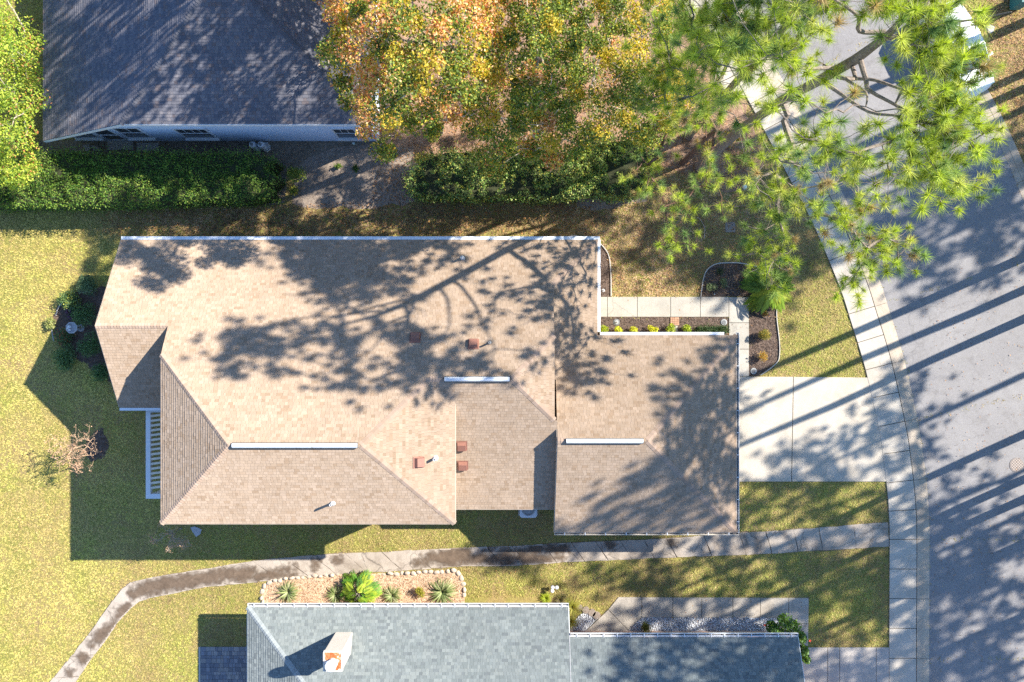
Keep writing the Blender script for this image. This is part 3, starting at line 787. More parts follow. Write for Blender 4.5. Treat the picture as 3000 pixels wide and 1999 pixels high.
def vent_pipe(px, py, zfun, m, parent, r=0.055, h=0.42):
    z = 5.0
    for _ in range(6): q = P(px, py, z + h); z = zfun(q.x, -q.y)
    q = P(px, py, z + h); mb = MB()
    mb.lathe([(r, -.05), (r, h), (r * .7, h), (r * .68, h - .1)], (q.x, q.y, z), 14)
    mb.lathe([(r * 2.2, -.02), (r * 1.3, .1), (r * 1.05, .1)], (q.x, q.y, z), 12)
    return mb.build('vent_pipe', m, parent)
vent_pipe(1353, 754, lambda x, yd: zN(yd), M['white_metal'], roof)
vent_pipe(1434, 1005, lambda x, yd: zN(yd), M['grey_plastic'], roof, 0.04)
vent_pipe(1272, 1348, lambda x, yd: zT + PIT * (-2.45 - x), M['white_metal'], roof, .06)
vent_pipe(968, 1481, lambda x, yd: zT + PIT * (7.83 - yd), M['white_metal'], roof)
# walls
mw = MB()
def wbox(x0, x1, a, b, z): mw.box(x0, x1, -b, -a, 0, z)
wbox(-17.85, 3.55, -4.3, 1.2, 2.72); wbox(-17.85, -14.6, 1.2, 2.7, 2.72); wbox(-14.6, -2.85, 1.21, 7.4, 5.35); wbox(-2.95, 2.4, 1.25, 7.38, 2.68); wbox(2.4, 10.05, .15, 8.5, 2.72)
def gable(x, pts, t=0.1):   # vertical wall polygon in plane x, pts (yd, z)
    vs = [(x - t, -a, z) for a, z in pts] + [(x + t, -a, z) for a, z in pts]; n = len(pts)
    mw.add(vs, [tuple(range(n)), tuple(range(2 * n - 1, n - 1, -1))] + [(i, i + n, (i + 1) % n + n, (i + 1) % n) for i in range(n)])
gable(-17.93, [(-4.3, 2.6), (2.75, 2.6), (2.75, 2.95), (-.67, 4.72), (-4.3, 2.88)])
gable(-14.75, [(-.6, 2.6), (7.4, 2.6), (7.4, 5.36), (.62, 5.36), (-.6, 4.73)])
gable(2.12, [(.6, 2.2), (8.5, 2.2), (8.5, 2.88), (4.33, 4.98), (.6, 3.1)])
gable(-2.97, [(2.4, 2.6), (7.4, 2.6), (7.4, 5.36), (2.8, 5.36), (2.4, 5.36)])
gable(1.72, [(-2.5, 2.6), (3.3, 2.6), (3.3, 4.95), (-.2, 4.95), (-2.5, 3.75)])
mw.build('wall', M['tan_wall'], tan)
# fascia boards
fb = MB()
def fascia(a, b, h=.16, off=(0, 0)):
    a, b = W(*a), W(*b); o = Vector((off[0], -off[1], 0)) * .02; d = (b - a) / 2
    fb.obox((a + b) / 2 + o - Vector((0, 0, h / 2 + .02)), d, Vector((-d.y, d.x, 0)).normalized() * .014, Vector((0, 0, h / 2)))
fascia((-15.05, 7.83, zT), (-2.45, 7.83, zT), off=(0, 1)); fascia((-15.05, .57, zT), (-15.05, 7.83, zT), off=(-1, 0)); fascia((-2.45, 2.63, zT), (-2.45, 7.83, zT), off=(1, 0))
fascia((-18.24, -4.72, 2.75), (-18.24, -.67, zN(-.67)), off=(-1, 0)); fascia((-18.24, -.67, zN(-.67)), (-18.24, 3.1, zN(-.67) - PIT * 3.77), off=(-1, 0))
fascia((-2.85, 7.83, zM(0, 7.83)), (1.97, 7.83, zM(0, 7.83)), off=(0, 1)); fascia((1.98, 8.93, 2.75), (1.98, 4.33, zG), off=(-1, 0)); fascia((1.98, 4.33, zG), (1.98, 3.5, zG - .42), off=(-1, 0))
fb.build('fascia', M['tan_wall'], tan)
gutter(W(-18.24, -4.73, 2.75), W(4.10, -4.73, 2.75), (0, -1), tan, .145, guard=True)
gutter(W(4.0, -4.73, 2.75), W(4.0, -.42, 2.75), (1, 0), tan, .12, guard=True)
gutter(W(4.1, -.28, 2.75), W(9.9, -.28, 2.75), (0, -1), tan, .13, guard=True)
gutter(W(10.49, -.40, 2.74), W(10.49, 8.95, 2.74), (1, 0), tan, .11, nbr=9, m=M['white_metal'])
gutter(W(1.98, 8.94, 2.74), W(10.6, 8.94, 2.74), (0, 1), tan, .11, nbr=9, m=M['ivory'])
gutter(W(-18.24, 3.11, 2.88), W(-15.2, 3.11, 2.88), (0, 1), tan, .12, guard=True)
# garage door on the east wall
g = MB()
for i in range(4): g.box(10.06, 10.09, -7.4 + 0, -1.9, .05 + i * .53, .05 + i * .53 + .5)
g.build('garage_door', M['white'], tan)
# pergola attached at the back
mp = MB(); zP = 2.55
xa, ya = P(427, 1196, zP).xy; xb, yb = P(478, 1462, zP).xy; yi0 = P(0, 1209, zP).y; yi1 = P(0, 1448, zP).y; xi = P(440.5, 0, zP).x
xe = xb + 0.3
mp.box(xa, xi, yb, ya, zP - .2, zP); mp.box(xi, xe, yi0, ya, zP - .2, zP); mp.box(xi, xe, yb, yi1, zP - .2, zP)
for yy in (ya - .1, yb + .1): mp.box(xa + .04, xa + .14, yy - .05, yy + .05, 0, zP - .2)
pg = mp.build('pergola', M['white'], tan)
mr = MB(); k = 0
yy = yi0 - .18
while yy > yi1 + .1:
    a = Vector((xi, yy, zP - .07)); b = Vector((xe, yy + .12, zP - .07)); d = (b - a) / 2
    mr.obox((a + b) / 2, d, Vector((-d.y, d.x, 0)).normalized() * .05, Vector((0, 0, .06))); yy -= .225
mr.build('rafter', M['ivory'], pg)
mf = MB(); mf.box(xa + .1, xe + .6, yb + .1, ya - .1, 0.01, .05); mf.build('pergola_floor', M['joint'], pg)
EXCL.append([tuple(W(-15.2, 1).xy), tuple(W(10.2, -.3).xy), tuple(W(10.2, 8.4).xy), tuple(W(-14.9, 7.3).xy)])
EXCL.append([tuple(W(-17.9, -4.3).xy), tuple(W(3.6, -4.3).xy), tuple(W(3.6, 2.7).xy), tuple(W(-17.9, 2.7).xy)])

# ------------------------------------------------------------------ DARK HOUSE
dk = empty('house', W(-14, -16, 0), 'dark slate shingled house with pale stucco wall behind the clipped hedge', 'house')
rf, un = MB(), MB()
zD = 4.7
a1 = roof_plane(rf, un, [[(-22.3, -9.53), (-17.2, -9.53), (-11.68, -15.05), (-11.68, -20.0), (-17.2, -25.5), (-22.3, -25.5)]], (-22.3, 0), (1, 0), zD - PIT * 5.1, PIT, DRK, DRKW, 21, butt=.009)
a2 = roof_plane(rf, un, [[(-17.2, -9.53), (-6.15, -9.53), (-11.68, -15.05)]], (0, -9.53), (0, -1), zD, PIT, DRK, DRKW, 22, butt=.009)
a3 = roof_plane(rf, un, [[(-6.15, -9.53), (-6.15, -25.5), (-11.68, -20.0), (-11.68, -15.05)]], (-6.15, 0), (-1, 0), zD, PIT, DRK, DRKW, 23, butt=.009)
a4 = roof_plane(rf, un, [[(-17.2, -25.5), (-6.15, -25.5), (-11.68, -20.0)]], (0, -25.5), (0, 1), zD, PIT, DRK, DRKW, 24)
rD = rf.build('roof', M['shingle'], dk); un.build('roof_deck', plain('dark_deck', (0.06, 0.055, 0.055), 0.95), rD)
cp = MB(); zA = zD + PIT * 5.52
caps(cp, W(-17.2, -9.53, zD), W(-11.68, -15.05, zA), a1, a2, [(0.15, 0.15, 0.17)], [1], 3); cp.build('hip_cap', M['shingle'], rD); cp = MB(); caps(cp, W(-6.15, -9.53, zD), W(-11.68, -15.05, zA), a3, a2, [(0.13, 0.13, 0.15)], [1], 4)
cp.build('hip_cap', M['shingle'], rD); cp = MB(); caps(cp, W(-11.68, -20, zA), W(-11.68, -15.05, zA), a1, a3, [(0.22, 0.2, 0.21)], [1], 5)
cp.build('hip_cap', M['shingle'], rD)
mw = MB()
wbox(-17.2, -6.7, -25, -10.1, 4.62); wbox(-21.8, -17.2, -25, -10.1, 2.2)
vs = [(-21.8, 2.2), (-17.2, 2.2), (-17.2, 4.6), (-21.8, 2.28)]
mw.add([(x, 10.1, z) for x, z in vs] + [(x, 10.3, z) for x, z in vs], [(0, 1, 2, 3), (7, 6, 5, 4), (0, 4, 5, 1), (1, 5, 6, 2), (2, 6, 7, 3), (3, 7, 4, 0)])
mw.build('wall', M['pale_wall'], dk)
fb = MB()
fascia((-22.3, -9.53, zD - PIT * 5.1), (-17.2, -9.53, zD), h=.2, off=(0, 1)); fascia((-17.2, -9.53, zD), (-6.15, -9.53, zD), h=.2, off=(0, 1)); fascia((-6.15, -9.53, zD), (-6.15, -25.5, zD), h=.2, off=(1, 0))
fb.build('fascia', M['white'], dk)
gutter(W(-6.14, -9.6, zD), W(-6.14, -25.4, zD), (1, 0), dk, .13, nbr=0)
def wall_window(xc, w, z0, z1, parent, yw=10.1, rows=2, cols=1, name='window'):
    fr = MB(); t = .07
    x0, x1 = xc - w / 2, xc + w / 2; yf0, yf1 = yw - .06, yw + .012
    fr.box(x0 - t, x0, yf0, yf1, z0, z1 + t); fr.box(x1, x1 + t, yf0, yf1, z0, z1 + t); fr.box(x0, x1, yf0, yf1, z1, z1 + t)
    zm = (z0 + z1) / 2
    fr.box(x0, x1, yf0 + .02, yf1, zm - .025, zm + .025)
    for c in range(1, cols + 1): fr.box(x0 + (x1 - x0) * c / (cols + 1) - .012, x0 + (x1 - x0) * c / (cols + 1) + .012, yf0 + .03, yf1, zm + .025, z1)
    f = fr.build(name, M['white'], parent)
    g = MB(); g.box(x0, x1, yw - .022, yw + .008, z0, z1); g.build('pane', M['glass'], f)
    s = MB(); s.box(x0 - .1, x1 + .1, yw - .17, yw + .01, z0 - .12, z0 - .003); s.build('sill', M['white'], f)
    return f
wall_window(-8.05, .98, .70, 2.15, dk, cols=2); wall_window(-15.35, 1.45, .70, 2.15, dk, cols=3)
wall_window(-18.35, 1.15, .72, 2.3, dk); wall_window(-20.95, 1.15, .72, 2.1, dk)
fr = MB(); fr.box(-20.25, -20.15, 10.04, 10.11, 0.02, 2.25); fr.box(-19.25, -19.15, 10.04, 10.11, 0.02, 2.25); fr.box(-20.15, -19.25, 10.04, 10.11, 2.15, 2.25); fr.box(-20.15, -19.25, 10.05, 10.11, 0.02, .35); fr.box(-20.15, -19.25, 10.05, 10.11, 1.12, 1.2)
dr = fr.build('door', M['white'], dk); g = MB(); g.box(-20.15, -19.25, 10.075, 10.108, .35, 2.15); g.build('pane', M['glass'], dr)
EXCL.append([tuple(W(-22, -9.9).xy), tuple(W(-6.6, -9.9).xy), tuple(W(-6.6, -26).xy), tuple(W(-22, -26).xy)])

# ------------------------------------------------------------------ GREY HOUSE
gy = empty('house', W(0, 19, 0), 'grey blue shingled house with white gutter and rusty topped chimney', 'house')
rf, un = MB(), MB(); PG = 0.42; zE = 2.6
def zGy(yd): return zE + PG * (yd - 12.47)
g1 = roof_plane(rf, un, [[(-12.4, 12.47), (2.64, 12.47), (2.64, 20.2), (-4.67, 20.2)], [(2.64, 13.66), (13.2, 13.66), (13.2, 20.2), (2.64, 20.2)]], (0, 12.47), (0, 1), zE, PG, GRY, GRYW, 31, butt=.006)
g2 = roof_plane(rf, un, [[(-12.4, 12.47), (-4.67, 20.2), (-12.4, 27.93)]], (-12.4, 0), (1, 0), zE, PG, GRY, GRYW, 32, butt=.009)
g3 = roof_plane(rf, un, [[(-12.4, 27.93), (13.2, 27.93), (13.2, 20.2), (-4.67, 20.2)]], (0, 27.93), (0, -1), zE, PG, GRY, GRYW, 33)
rG = rf.build('roof', M['shingle'], gy); un.build('roof_deck', plain('grey_deck', (0.12, 0.135, 0.14), 0.95), rG)
cp = MB(); caps(cp, W(-12.4, 12.47, zE), W(-4.67, 20.2, zGy(20.2)), g1, g2, [(0.29, 0.32, 0.325)], [1], 3)
cp.build('hip_cap', M['shingle'], rG); cp = MB(); caps(cp, W(13.2, 20.2, zGy(20.2)), W(-4.67, 20.2, zGy(20.2)), g1, g3, [(0.29, 0.32, 0.325)], [1], 3)
cp.build('hip_cap', M['shingle'], rG)
fl = MB(); fl.obox(W(2.655, 16.9, zGy(16.9) + .012), Vector((.012, 0, 0)), W(0, 3.3, PG * 3.3), Vector((0, 0, .006))); fl.build('flashing', M['pale_stone'], rG)
mw = MB(); wbox(-12.0, 2.3, 13.36, 27.5, 2.5); wbox(2.3, 12.8, 14.62, 27.5, 2.9)
gx = [(14.62, 2.8), (27.5, 2.8), (27.5, 2.95), (20.2, 5.75), (14.62, 3.4)]
gable(12.67, gx); mw.build('wall', M['pink_wall'], gy)
fb = MB(); fascia((2.64, 12.47, zE), (2.64, 13.66, zGy(13.66)), off=(1, 0)); fascia((13.2, 13.66, zGy(13.66)), (13.2, 20.2, zGy(20.2)), off=(1, 0)); fascia((-12.4, 12.47, zE), (-12.4, 27.9, zE), off=(-1, 0)); fascia((-12.4, 12.47, zE), (2.64, 12.47, zE), off=(0, -1)); fascia((2.64, 13.66, zGy(13.66)), (13.2, 13.66, zGy(13.66)), off=(0, -1))
fb.build('fascia', M['white'], gy)
gutter(W(-12.4, 12.43, zE), W(2.66, 12.43, zE), (0, -1), gy, .12, nbr=24)
gutter(W(2.70, 13.62, zGy(13.66)), W(13.22, 13.62, zGy(13.66)), (0, -1), gy, .12, nbr=17)
ch = MB(); ch.box(-8.15, -7.38, -14.3, -13.47, 2.6, 5.06); cho = ch.build('chimney', M['stucco'], gy)
t = MB(); t.box(-8.13, -7.40, -14.28, -13.49, 5.06, 5.10); t.build('chimney_cap', M['rust'], cho)
t = MB(); t.box(-8.17, -7.36, -13.5, -13.44, 5.0, 5.11); t.box(-7.41, -7.345, -14.32, -13.5, 5.0, 5.11); t.box(-8.19, -8.13, -14.32, -13.5, 5.0, 5.11); t.box(-8.13, -7.41, -14.335, -14.28, 5.0, 5.11); t.build('chimney_trim', M['stucco'], cho)
t = MB(); t.lathe([(.19, 0), (.19, .32), (.25, .33), (.25, .40), (.21, .45), (.05, .48)], (-7.78, -13.93, 5.10), 20); t.build('flue_cap', M['white_metal'], cho, smooth=False)
EXCL.append([tuple(W(-12, 12.9).xy), tuple(W(2.3, 12.9).xy), tuple(W(2.4, 14).xy), tuple(W(13.0, 14).xy), tuple(W(13, 28).xy), tuple(W(-12, 28).xy)])

# ------------------------------------------------------------------ BRANCHING
def grow(mb, trunk, tr, tips, r_tip=0.012, pow_=0.46, sag=0.0, wob=0.12, sides=5, first=1, rcap=None, limbs=()):
    """trunk polyline with radii; every tip joins the nearest wood already grown"""
    nodes = []       # pos, parent, trunk radius or None
    for i, p in enumerate(trunk): nodes.append([Vector(p), i - 1, tr[i], 0])
    skip_ = set(range(first))
    for lp, lr in limbs:
        k0 = min(range(len(trunk)), key=lambda k: (Vector(trunk[k]) - Vector(lp[0])).length)
        for j, q in enumerate(lp[1:]):
            nodes.append([Vector(q), k0 if j == 0 else len(nodes) - 1, lr[j + 1], 0])
            if j < 6: skip_.add(len(nodes) - 1)
        mb.tube(lp, lr, 8)
    if limbs: skip_ |= {k for k in range(len(trunk)) if k >= len(trunk) - 2}
    order = sorted(range(len(tips)), key=lambda i: min((Vector(tips[i]) - Vector(p)).length for p in trunk[first:]))
    chains = []
    for i in order:
        t = Vector(tips[i]); best, bd = None, 1e9
        for k in range(first, len(nodes)):
            if k in skip_: continue
            q = nodes[k][0]; d = (t - q).length + max(0, q.z - t.z + .25) * 1.6
            if d < bd: bd, best = d, k
        a = nodes[best][0]; n = max(2, min(5, int((t - a).length / .45) + 1)); par = best; ch = [best]
        for j in range(1, n + 1):
            f = j / n; q = a.lerp(t, f); q.z += math.sin(f * math.pi) * (t - a).length * (0.06 - sag)
            if j < n: q += Vector((random.uniform(-1, 1), random.uniform(-1, 1), random.uniform(-.5, .5))) * wob * (t - a).length * .5
            nodes.append([q, par, None, 0]); par = len(nodes) - 1; ch.append(par)
        chains.append(ch)
    for ch in chains:
        k = ch[-1]
        while k >= 0: nodes[k][3] += 1; k = nodes[k][1]
    rad = lambda k, cap: min(r_tip * max(1, nodes[k][3]) ** pow_, cap)
    mb.tube(trunk, tr, 10)
    for ch in chains:
        cap = rcap or 9
        base = nodes[ch[0]]; b = (base[2] * .6 if base[2] else 9)
        rr = [min(rad(ch[1], cap), b)] + [rad(k, cap) for k in ch[1:]]
        rr[-1] = min(rr[-1], r_tip)
        mb.tube([nodes[k][0] for k in ch], rr, sides, cap=False)
    return [nodes[ch[-1]][0] - nodes[ch[-2]][0] for ch in chains], order
PINE_COL = [(0.36, 0.45, 0.06), (0.42, 0.50, 0.07), (0.25, 0.35, 0.09), (0.48, 0.52, 0.11), (0.17, 0.27, 0.09), (0.40, 0.30, 0.13)]
def pine(name, label, trunk, tr, tips, group=None, n_need=110, nl=0.38, nw=0.0165, tufts=8, spread=0.45, bark='bark', first=2, sag=0.1, r_tip=0.019, limbs=()):
    root = empty(name, Vector(trunk[0]), label, 'tree', group)
    mb = MB(); dirs, order = grow(mb, trunk, tr, tips, r_tip, 0.5, sag, .16, first=first, limbs=limbs)
    ctr = Vector(trunk[-1])
    C, D = [], []
    for d, i in zip(dirs, order):
        t = Vector(tips[i]); d = d.normalized()
        for j in range(tufts):
            o = Vector((random.gauss(0, 1), random.gauss(0, 1), random.gauss(0, .6))) * spread
            if j == 0: o *= .1
            c = t + o; h = (d * .7 + o.normalized() * .6 + Vector((0, 0, .75))).normalized()
            C.append(c); D.append(h)
            if j: mb.tube([t - d * .25, t + o * .5 + Vector((0, 0, -.04)), c], [.011, .009, .006], 4, cap=False)
    mb.build('trunk', M[bark], root)
    C = np.array([tuple(c) for c in C]); D = np.array([tuple(d) for d in D])
    V = needles(C, D, n_need, nl, nw).reshape(len(C), n_need, 3, 3)
    sc = rng.uniform(.7, 1.15, (len(C), 1, 1, 1)); V = (C[:, None, None, :] + (V - C[:, None, None, :]) * sc).reshape(-1, 3)
    cols = np.repeat(pick(PINE_COL, len(C), [.28, .25, .2, .14, .07, .06], .18), n_need, 0) * rng.uniform(.85, 1.15, (len(C) * n_need, 1))
    cloud_mesh('crown', V, 1, 3, cols, M['needle'], root)
    return root
def expand(cl, jit=14, zj=.5):
    o = []
    for e in cl:
        px, py, z = e[:3]; n = e[3] if len(e) > 3 else 1
        for k in range(n):
            j = jit * (1 if n == 1 else 2.4)
            o.append(P(px + random.gauss(0, j), py + random.gauss(0, j), z + random.gauss(0, zj)))
    return o
# main pine: base by the end of the hedge, trunk leaning slightly, forks about ten metres up
main_up = [(2700, 60, 18, 3), (2740, 110, 18, 3), (2800, 170, 17.5, 3), (2720, 205, 17.5, 3), (2790, 260, 17, 3), (2830, 335, 16.5, 2), (2780, 300, 17, 3), (2690, 290, 17.5, 2), (2785, 385, 16.5, 3), (2720, 390, 17, 3), (2640, 430, 17, 2), (2760, 470, 16.5, 3),
    (2560, 480, 17.2, 2), (2620, 550, 16.3, 2), (2700, 570, 15.5, 2), (2800, 550, 14.5, 2), (2470, 420, 17.6, 2), (2410, 330, 18, 1), (2330, 250, 18.5, 2), (2240, 160, 18.8, 2), (2150, 110, 18.3, 2), (2060, 120, 18, 2), (2300, 60, 19, 2), (2400, 10, 19.2, 2), (2520, -70, 19.4, 3), (2650, -60, 19.2, 3),
    (2730, 0, 18.8, 3), (2610, 30, 18.6, 1), (2700, 170, 18.2, 2), (2160, 220, 17.6, 1), (2250, 310, 17.5, 1), (2360, 410, 17, 1), (2480, -150, 19.5, 2)]
main_low = [(2440, 540, 12, 2), (2480, 610, 11.5, 2), (2540, 650, 11.5, 2), (2630, 700, 11, 1), (2580, 760, 11, 3), (2520, 800, 10.5, 2), (2500, 740, 11, 1), (2590, 690, 11, 1), (2430, 640, 11, 1),
    (2330, 470, 11, 2), (2280, 520, 10.5, 3), (2340, 560, 10, 2), (2270, 600, 9.8, 2), (2320, 650, 9.5, 2), (2260, 690, 9.2, 2), (2310, 730, 9, 2), (2250, 760, 9, 2), (2230, 560, 10, 1), (2290, 780, 8.8, 2), (2390, 480, 12, 1)]
main_tips = expand(main_up, 16, .4) + expand(main_low)
fk = Vector((10.0, 8.2, 15.2))
mt = [P(2050, 490, 0), P(2052, 489, .6), P(2116, 427, 3.4), P(2188, 366, 6.4), P(2240, 330, 8.6), P(2290, 295, 10.4), Vector((9.85, 8.4, 12.8)), fk, fk + Vector((.2, .1, 1.4)), fk + Vector((.3, .4, 3.0))]
def limb(s, dx, dy, dz, r=.075):
    a = fk + (Vector((.15, .2, 1)) * s if s > 0 else Vector((.06, -.08, 1)) * s); e = Vector((dx, dy, dz)); L_ = e.length; pts = [a]
    for t in (.22, .48, .74, 1):
        pts.append(a + Vector((e.x * t, e.y * t, e.z * t ** 1.5)) + (Vector((random.uniform(-1, 1), random.uniform(-1, 1), random.uniform(-.4, .4))) * .07 * L_ if t < 1 else Vector()))
    pts = spline(pts, 4); n_ = len(pts) - 1; return (pts, [r * (1 - .74 * k / n_) for k in range(n_ + 1)])
limbs = [limb(1.3, -2.6, .3, 2.0), limb(-.6, -3.4, -.9, 2.9, .07), limb(2.0, -.9, 2.3, 1.6, .06), limb(.2, .4, -2.7, 2.0, .085), limb(-1.4, 2.3, -1.3, 2.6, .08), limb(1.0, 1.7, 1.0, 2.0, .065), limb(-2.0, 2.9, -2.6, 2.2, .08), limb(-.2, -.9, -2.2, 2.7, .07), limb(.7, 3.0, .3, 1.4, .065)]
pine('pine_tree', 'tall leaning pine with grey forked trunk spreading needles over pavement and road', mt, [.30, .24, .21, .19, .175, .165, .16, .15, .10, .05], main_tips, first=4, limbs=limbs, tufts=7, spread=.48)
second_tips = expand([(1930, 90, 11.5, 2), (1960, 150, 11.5, 2), (2010, 210, 11.5, 2), (1930, 250, 10.5, 1), (2120, 160, 12.5, 2), (2060, 250, 11, 1), (2180, 110, 13.5, 2), (2120, 20, 13.5, 1), (2010, 55, 12, 2), (2080, 40, 13, 1), (2085, 145, 12.5, 3), (2020, 150, 11.5, 2), (2110, 230, 12, 2), (1985, 270, 10.5, 2), (2050, 300, 10.5, 2), (1975, 330, 10, 1), (2145, 340, 10.5, 1), (2200, 50, 14.5, 2), (2245, 90, 14.5, 1), (2300, 55, 15.5, 2), (2350, 110, 15.5, 2),
    (2280, 140, 14.5, 1), (2400, 40, 16, 2), (2120, -40, 14, 2), (2010, -40, 13, 2), (2230, -60, 15.5, 3), (2340, -30, 16, 2), (1950, 200, 11, 1), (2060, 90, 12.5, 1), (2440, 190, 15, 1), (2160, 120, 13.5, 1), (2150, -150, 14.5, 3), (2250, -170, 15.5, 3), (2350, -150, 16, 3), (2450, -120, 16.5, 3), (2400, -260, 16.5, 3), (2550, -240, 17.2, 3), (2620, -160, 17, 3), (2080, -120, 13.5, 2), (2300, -280, 16, 2), (2200, -40, 15, 2), (2130, 60, 13.8, 2), (2060, 160, 12.5, 1), (2480, -330, 17, 2)])
st = [P(2017, 400, 0), P(2024, 392, .7), P(2066, 345, 3.6), P(2110, 293, 6), P(2155, 242, 8), P(2240, 155, 11), P(2310, 70, 13.2), P(2400, -40, 15.4), P(2500, -160, 17.4)]
pine('pine_tree', 'straight slim pine behind the forked one, crown over the neighbour driveway', st, [.24, .18, .165, .15, .14, .12, .10, .08, .04], second_tips, first=3, tufts=9, spread=.46)
third_tips = expand([(1905, 300, 7.5, 1), (1950, 440, 7, 2), (1900, 520, 6.5, 3), (1960, 560, 6.5, 3), (2040, 540, 7, 3), (2090, 530, 7, 1), (2010, 600, 6.5, 2), (1960, 630, 6.2, 1), (1990, 690, 6, 2), (1945, 745, 5.8, 2), (2010, 730, 6, 1), (2120, 290, 8.5, 1), (2180, 480, 7.5, 1), (2050, 380, 8, 2), (2020, 330, 8.4, 2), (1975, 400, 7.5, 2), (2100, 600, 6.5, 1), (1890, 470, 6.8, 2), (2070, 450, 8, 1), (2140, 560, 7, 1), (1880, 440, 7, 1)])
tt = [P(2000, 478, 0), P(2004, 474, .5), P(2034, 445, 2.2), P(2062, 410, 4), P(2098, 384, 5.4), P(2080, 350, 6.6), P(2060, 330, 7.6)]
pine('pine_tree', 'small bent pine with red brown trunk beside the forked grey one', tt, [.16, .13, .12, .11, .09, .06, .03], third_tips, first=2, bark='red_bark', n_need=110, tufts=5, nl=.32, nw=.014)
# pines across the road and beyond the frame: seen by the shadows they throw
protos = []
for v in range(3):
    b = Vector((0, 0, 0)); hgt = (18, 21.5, 17)[v]
    tr = [b, b + Vector((0, 0, 5)), b + Vector((.1, .1, 9)), b + Vector((.0, .2, 13)), b + Vector((.1, .1, hgt))]
    tips = []
    for k in range(56):
        z = random.uniform(hgt - 5.5, hgt); r = max(.1, 1 - ((z - hgt + 3.4) / 3.6) ** 2) ** .5 * random.uniform(.3, 1) * 3.5
        a = random.uniform(0, 6.28); tips.append(Vector((math.cos(a) * r, math.sin(a) * r, z)))
    protos.append(pine('pine_tree', 'tall pine standing outside the picture whose long shadow falls across the road', tr, [.24, .2, .17, .13, .05], tips, 'pines beyond the road casting shadows', n_need=34, nw=.06, tufts=6, spread=.5, nl=.42))
def copy_tree(o, parent=None):
    c = o.copy(); COL.objects.link(c); c.parent = parent
    for ch in [x for x in bpy.data.objects if x.parent == o]: copy_tree(ch, c)
    return c
far = [(3045, 735, 0, 0), (3230, 748, 1, 1.2), (3215, 1178, 2, 3.3), (3194, 1319, 1, 4.1), (3120, 1410, 1, 2.6), (3230, 1490, 0, .6), (3124, 880, 1, 5.2), (3690, 800, 0, 1.9), (3860, 1130, 2, 1.7), (4060, 1330, 0, 2.9), (4140, 1420, 1, 3.9), (3990, 1180, 1, .4), (3730, 60, 1, 4.6), (3930, 190, 2, .3), (4040, 60, 0, 5.6), (4190, -70, 0, 2.2), (3217, 165, 2, 4.0), (3060, 40, 0, 1.0), (3466, 113, 0, 3.1), (3330, 70, 2, 2.1), (4010, 930, 1, 2.0), (3560, 1560, 2, 1.1)]
used_ = set()
for px, py, v, a in far:
    src = protos[v]
    if v in used_: o = copy_tree(src)
    else: o = src; used_.add(v)
    o.location = P(px, py, 0); o.rotation_euler.z = a

# ------------------------------------------------------------------ BROADLEAF TREES
def crown_tips(poly, step, zf, skip=0.18, seed=0, layers=2, drop=2.4, jit=.45):
    xs = [p[0] for p in poly]; ys = [p[1] for p in poly]; o = []
    def edge(x, y):
        b = 1e9
        for i in range(len(poly)):
            a = Vector(poly[i]); c = Vector(poly[(i + 1) % len(poly)]); ab = c - a; t = max(0, min(1, (Vector((x, y)) - a).dot(ab) / ab.length_squared))
            b = min(b, (a + ab * t - Vector((x, y))).length)
        return b
    y = min(ys)
    for ly in range(layers):
        y = min(ys)
        while y < max(ys):
            x = min(xs) + (random.random()) * step
            while x < max(xs):
                qx, qy = x + random.uniform(-1, 1) * step * jit, y + random.uniform(-1, 1) * step * jit
                if inside(poly, np.array([qx]), np.array([qy]))[0] and noise.noise(Vector((qx / 130., qy / 130., seed + ly * .7))) > -.42 + skip:
                    z = zf(edge(qx, qy), qx, qy) - ly * drop + random.gauss(0, .45)
                    o.append((P(qx, qy, z), qx, qy, ly))
                x += step * (1 + .25 * ly)
            y += step * (1 + .25 * ly)
    return o
def broadleaf(name, label, trunk, tr, tips, colf, lsize, per, rad, group=None, bark='pale_bark', mat='leaf', up=.7, first=1, r_tip=.012):
    root = empty(name, Vector(trunk[0]), label, 'tree', group)
    mb = MB(); grow(mb, trunk, tr, [t[0] for t in tips], r_tip, .5, 0, .2, first=first); mb.build('trunk', M[bark], root)
    Cs, cols = [], []
    for p, qx, qy, ly in tips:
        n = int(per * random.uniform(.7, 1.3)); r = rad * random.uniform(.75, 1.25)
        q = unit(rng.normal(size=(n, 3))) * (rng.uniform(0, 1, (n, 1)) ** .45) * np.array([r, r, r * .55])
        Cs.append(np.array(tuple(p)) + q); cols.append(colf(qx, qy, ly, n))
    C = np.concatenate(Cs); cols = np.concatenate(cols)
    cloud_mesh('crown', leaves(C, lsize, lsize * .62, up), 1, 4, cols, M[mat], root)
    return root
ORG = [(0.70, 0.34, 0.12), (0.76, 0.50, 0.28), (0.56, 0.19, 0.07), (0.68, 0.48, 0.10)]
YEL = [(0.54, 0.42, 0.04), (0.42, 0.37, 0.045), (0.60, 0.42, 0.07)]
GRN = [(0.18, 0.25, 0.04), (0.11, 0.165, 0.03), (0.28, 0.34, 0.05), (0.065, 0.10, 0.025)]
